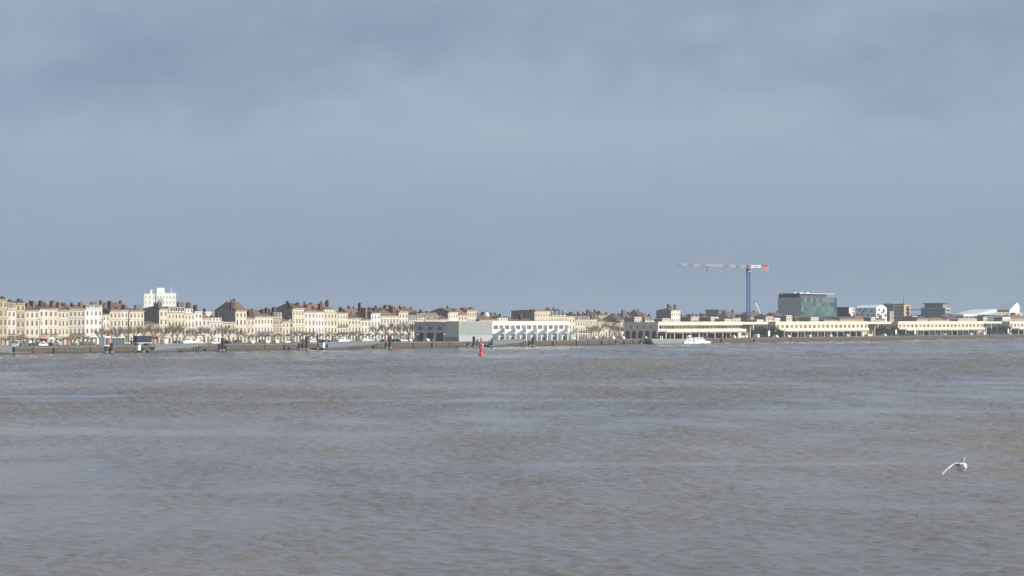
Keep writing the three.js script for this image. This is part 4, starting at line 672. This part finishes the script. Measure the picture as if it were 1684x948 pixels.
{ const s = [['white equipment locker on the float of the trailer gangway', 72.3, 0], ['white equipment locker on the float between pile pairs', 200, 1]]; for (const [lab, u] of s) { const t = thing('white_locker', lab, 'locker', u, -9, undefined, 1.1); mk('cabinet', box(0, 1.5, 0, 2.4, -0.7, 0.7), whiteM, t); mk('lid', box(-0.1, 1.6, 2.4, 2.55, -0.8, 0.8), M(0.6, 0.6, 0.6), t); mk('door', box(0.2, 1.3, 0.2, 2.2, 0.703, 0.74), M(0.75, 0.75, 0.73), t); } }
for (const [lab, u, v, y, c] of [['small white motor boat tied by the trailer', 84, -5, 0, [0.8, 0.79, 0.74]], ['pale motor boat hull on the quay by the tall dark pile', 119, 8, 3.8, [0.74, 0.7, 0.6]], ['pale blue boat hull on the quay behind the long gangway', 232, 8, 3.6, [0.55, 0.66, 0.7]], ['pale green boat hull on the quay near bare trees', 252, 9, 3.6, [0.5, 0.58, 0.54]]]) {
  const t = thing('motor_boat', lab, 'boat', u, v, undefined, y); mk('hull', slab([[0.6, -0.5], [8.2, -0.5], [9.8, 1.1], [0, 1.0]], [], -1.2, 1.2), M(...c), t); mk('cabin', slab([[2, 1.05], [6.2, 1.05], [5.2, 2.3], [2.4, 2.3]], [], -0.8, 0.8), M(0.7, 0.7, 0.68), t); mk('cabin_window', slab([[2.6, 1.5], [5.2, 1.5], [4.8, 2.1], [2.7, 2.1]], [], 0.8, 0.84), darkM, t); if (y > 1) mk('cradle', [box(1.5, 1.8, -0.9, -0.5, -1, 1), box(7, 7.3, -0.9, -0.5, -1, 1)], darkM, t);
}
{ // grey barge: hull with raked bow
  const t = thing('grey_barge', 'long light grey barge with raked bow moored at the arched shed', 'barge', 503, -6, undefined, 0);
  mk('hull', slab([[5, -0.6], [33, -0.6], [37, 0.6], [37.5, 2.7], [0, 3.2], [1.2, 1.7]], [], -2.6, 2.6), M(0.25, 0.27, 0.265, { map: stoneTex, roughness: 0.6 }), t);
  mk('boot_top', slab([[4.2, -0.7], [33.2, -0.7], [34, 0.25], [3.2, 0.5]], [], 2.6, 2.66), darkM, t); mk('rub_rail', slab([[0, 2.95], [37.5, 2.45], [37.5, 2.65], [0, 3.2]], [], 2.6, 2.8), M(0.5, 0.53, 0.52), t);
  for (const x of [9.5, 19, 28]) mk('bollard', bar([x, 2.6, 1.5], [x, 3.5, 1.5], 0.2, 8), darkM, t); for (const x of [14, 16]) mk('white_post', box(x, x + 0.5, 2.7, 5, 0, 0.5), whiteM, t);
}
{ // white passenger launch
  const t = thing('white_launch', 'white passenger launch with low cabin beside the grey barge', 'boat', 538, -8, undefined, 0), w = M(0.84, 0.83, 0.78, { roughness: 0.4 }); t.scale.y = 0.86;
  mk('hull', slab([[1.5, -0.4], [29, -0.4], [32.5, 1.5], [22, 2.2], [10, 2.5], [0, 1.6]], [], -2, 2), w, t); mk('waterline', slab([[1.5, -0.4], [29, -0.4], [29.6, 0.15], [1.3, 0.15]], [], 2.0, 2.04), M(0.35, 0.33, 0.1), t);
  mk('cabin', slab([[3.5, 1.8], [11, 2.3], [11, 3.4], [4.2, 3.4]], [], -1.5, 1.5), w, t); mk('cabin_window', box(4.8, 10.2, 2.4, 3.1, 1.5, 1.54), darkM, t);
  mk('saloon', slab([[12.5, 2.3], [26, 2.0], [23.5, 4.3], [13.5, 4.5]], [], -1.5, 1.5), w, t); for (let k = 0; k < 5; k++) mk('saloon_window', box(14 + k * 2, 15.5 + k * 2, 3.0, 3.9, 1.5, 1.54), darkM, t);
  mk('wheelhouse', slab([[7.5, 3.4], [11.2, 3.4], [10.6, 5.2], [8, 5.2]], [], -1.2, 1.2), w, t); mk('wheelhouse_window', box(8.1, 10.6, 4.1, 4.9, 1.2, 1.24), darkM, t);
  mk('mast', [bar([12, 4, 0], [11.5, 7.2, 0], 0.14, 6), bar([22, 4, 0], [21.5, 6.3, 0], 0.2, 6)], whiteM, t); mk('stern_gap', box(10.9, 12.4, 1.2, 3.1, 2.0, 2.05), M(0.05, 0.08, 0.09), t); mk('dinghy', new THREE.SphereGeometry(1, 10, 8).scale(1.3, 0.6, 0.8).translate(9.4, 5.5, 0), whiteM, t);
}

// ---------- red buoy ----------
{
  const t = new THREE.Group(); t.name = 'red_buoy'; t.position.set(-12.9, 0, -1012); t.scale.set(0.8, 0.88, 0.8); scene.add(t); t.userData = { label: 'red channel buoy with lattice tower and white board in midstream', category: 'buoy' };
  const red = M(0.68, 0.085, 0.085, { roughness: 0.5 }), pale = M(0.55, 0.22, 0.18, { roughness: 0.6 });
  mk('float', new THREE.LatheGeometry([[0, -0.8], [1.25, -0.8], [1.3, 0.7], [1.05, 1.0], [0.7, 1.2], [0, 1.2]].map((q) => new THREE.Vector2(...q)), 20), red, t);
  mk('lower_drum', new THREE.LatheGeometry([[0, 1.2], [0.6, 1.2], [0.7, 2.2], [0.95, 2.8], [1.15, 3.4], [1.15, 3.6], [0, 3.6]].map((q) => new THREE.Vector2(...q)), 20), red, t);
  const tw = []; for (let k = 0; k < 4; k++) { const a = k * Math.PI / 2 + 0.5, x = Math.cos(a), z = Math.sin(a); tw.push(bar([x, 3.6, z], [x * 0.4, 7.4, z * 0.4], 0.11, 5)); const b = a + Math.PI / 2; tw.push(bar([x * 0.8, 4.8, z * 0.8], [Math.cos(b) * 0.65, 5.9, Math.sin(b) * 0.65], 0.07, 4)); } for (const [y, r] of [[4.8, 0.83], [6, 0.63], [7.4, 0.42]]) tw.push(new THREE.TorusGeometry(r, 0.08, 5, 16).rotateX(Math.PI / 2).translate(0, y, 0));
  mk('lattice_tower', tw, pale, t); mk('lantern', [new THREE.CylinderGeometry(0.22, 0.28, 0.9, 10).translate(0, 6.6, 0)], M(0.06, 0.05, 0.05), t);
  mk('can_topmark', new THREE.CylinderGeometry(0.45, 0.45, 0.9, 14).translate(0, 7.9, 0), pale, t); mk('white_board', box(0.55, 1.25, 3.7, 5.3, 0.3, 0.42), M(0.88, 0.88, 0.87), t);
}

// ---------- foam ----------
{
  const pos = [];
  for (let k = 0; k < 70; k++) { const q = rnd(), x = 28.6 + q * 2.9 + rr(-0.25, 0.25), z = -(193 - q * 9 + rr(-1.6, 1.6)), r = rr(0.012, 0.04), n = 6, y = rr(0.05, 0.11); for (let i = 0; i < n; i++) { const a = i / n * 6.283, b = (i + 1) / n * 6.283; pos.push(x, y + r * 0.5, z, x + r * 1.5 * Math.cos(a), y - 0.1, z - r * Math.sin(a) * 2, x + r * 1.5 * Math.cos(b), y - 0.1, z - r * Math.sin(b) * 2); } }
  const g = new THREE.BufferGeometry(); g.setAttribute('position', new THREE.Float32BufferAttribute(pos, 3)); g.computeVertexNormals();
  const o = mesh('foam_streak', planarUV(g), M(0.3, 0.3, 0.3), scene); o.userData = { kind: 'stuff', label: 'short streak of pale foam flecks on open water', category: 'foam' };
}

// ---------- gull ----------
{
  const t = new THREE.Group(); t.name = 'flying_gull'; scene.add(t); t.userData = { label: 'white and grey gull flying low over the river with wings spread', category: 'bird' };
  t.position.set(12.33, 10.93, -66.8);
  const white = M(0.88, 0.87, 0.84, { roughness: 0.7 }), grey = M(0.48, 0.5, 0.53, { roughness: 0.8 }), dark = M(0.04, 0.04, 0.045);
  // body along local +x; lathe profile turned on its side
  const prof = [[0, -0.2], [0.03, -0.185], [0.055, -0.12], [0.078, -0.03], [0.082, 0.05], [0.065, 0.11], [0.05, 0.135], [0.052, 0.165], [0.04, 0.195], [0.012, 0.212], [0, 0.214]].map((q) => new THREE.Vector2(...q));
  const body = mk('body', [new THREE.LatheGeometry(prof, 18).rotateZ(-Math.PI / 2).scale(0.95, 1.2, 1.15)], white, t);
  mk('bill', new THREE.ConeGeometry(0.012, 0.05, 8).rotateZ(-Math.PI / 2).translate(0.235, -0.008, 0), M(0.35, 0.06, 0.04), body);
  for (const z of [-0.042, 0.042]) mk('eye', new THREE.SphereGeometry(0.008, 8, 6).translate(0.178, 0.012, z), dark, body);
  mk('tail', slab([[-0.33, -0.055], [-0.15, -0.03], [-0.15, 0.03], [-0.33, 0.055]], [], -0.005, 0.005).rotateX(Math.PI / 2), white, t);
  // a wing: loft of chord sections from shoulder to tip
  function wing(name, pts, ca) {
    const w = new THREE.Group(); w.name = name; t.add(w);
    const part = (nm, i0, i1, m) => { const pos = []; for (let i = i0; i < i1; i++) { const A = pts[i], B = pts[i + 1], a = [A[0] + A[3] * 0.42, A[1] + 0.006, A[2]], a1 = [A[0] + A[3] * 0.2, A[1] + 0.022, A[2]], a2 = [A[0] - A[3] * 0.58, A[1] - 0.004, A[2]], b = [B[0] + B[3] * 0.42, B[1] + 0.006, B[2]], b1 = [B[0] + B[3] * 0.2, B[1] + 0.022, B[2]], b2 = [B[0] - B[3] * 0.58, B[1] - 0.004, B[2]], d = (p) => [p[0], p[1] - 0.012, p[2]]; for (const [p, q, r, s] of [[a, a1, b1, b], [a1, a2, b2, b1], [d(a), d(b), d(b1), d(a1)], [d(a1), d(b1), d(b2), d(a2)], [a, b, d(b), d(a)], [a2, d(a2), d(b2), b2]]) pos.push(...p, ...q, ...r, ...p, ...r, ...s); } const g = new THREE.BufferGeometry(); g.setAttribute('position', new THREE.Float32BufferAttribute(pos, 3)); g.computeVertexNormals(); mesh(nm, planarUV(g), m, w); };
    part('inner_wing', 0, 3, grey); part('outer_primaries', 3, 5, white); part('wing_tip', 5, 6, ca); return w;
  }
  const near = [[0.05, 0.06, 0.05, 0.17], [0.08, 0.10, 0.14, 0.165], [0.09, 0.12, 0.23, 0.15], [0.06, 0.11, 0.31, 0.13], [0.0, 0.08, 0.41, 0.11], [-0.06, 0.04, 0.49, 0.08], [-0.11, 0.0, 0.56, 0.02]];
  wing('near_wing', near, white); wing('far_wing', near.map(([x, y, z, c]) => [x - z * 0.3, y + z * 0.16, -z * 0.72, c]), white);
  t.rotation.set(0.22, -0.9, 0.3, 'YXZ'); t.scale.set(1, 1.25, 1.2);
}

scene.fog = new THREE.FogExp2(new THREE.Color().setRGB(0.62, 0.72, 0.85), 0.00008);

renderer.render(scene, camera);
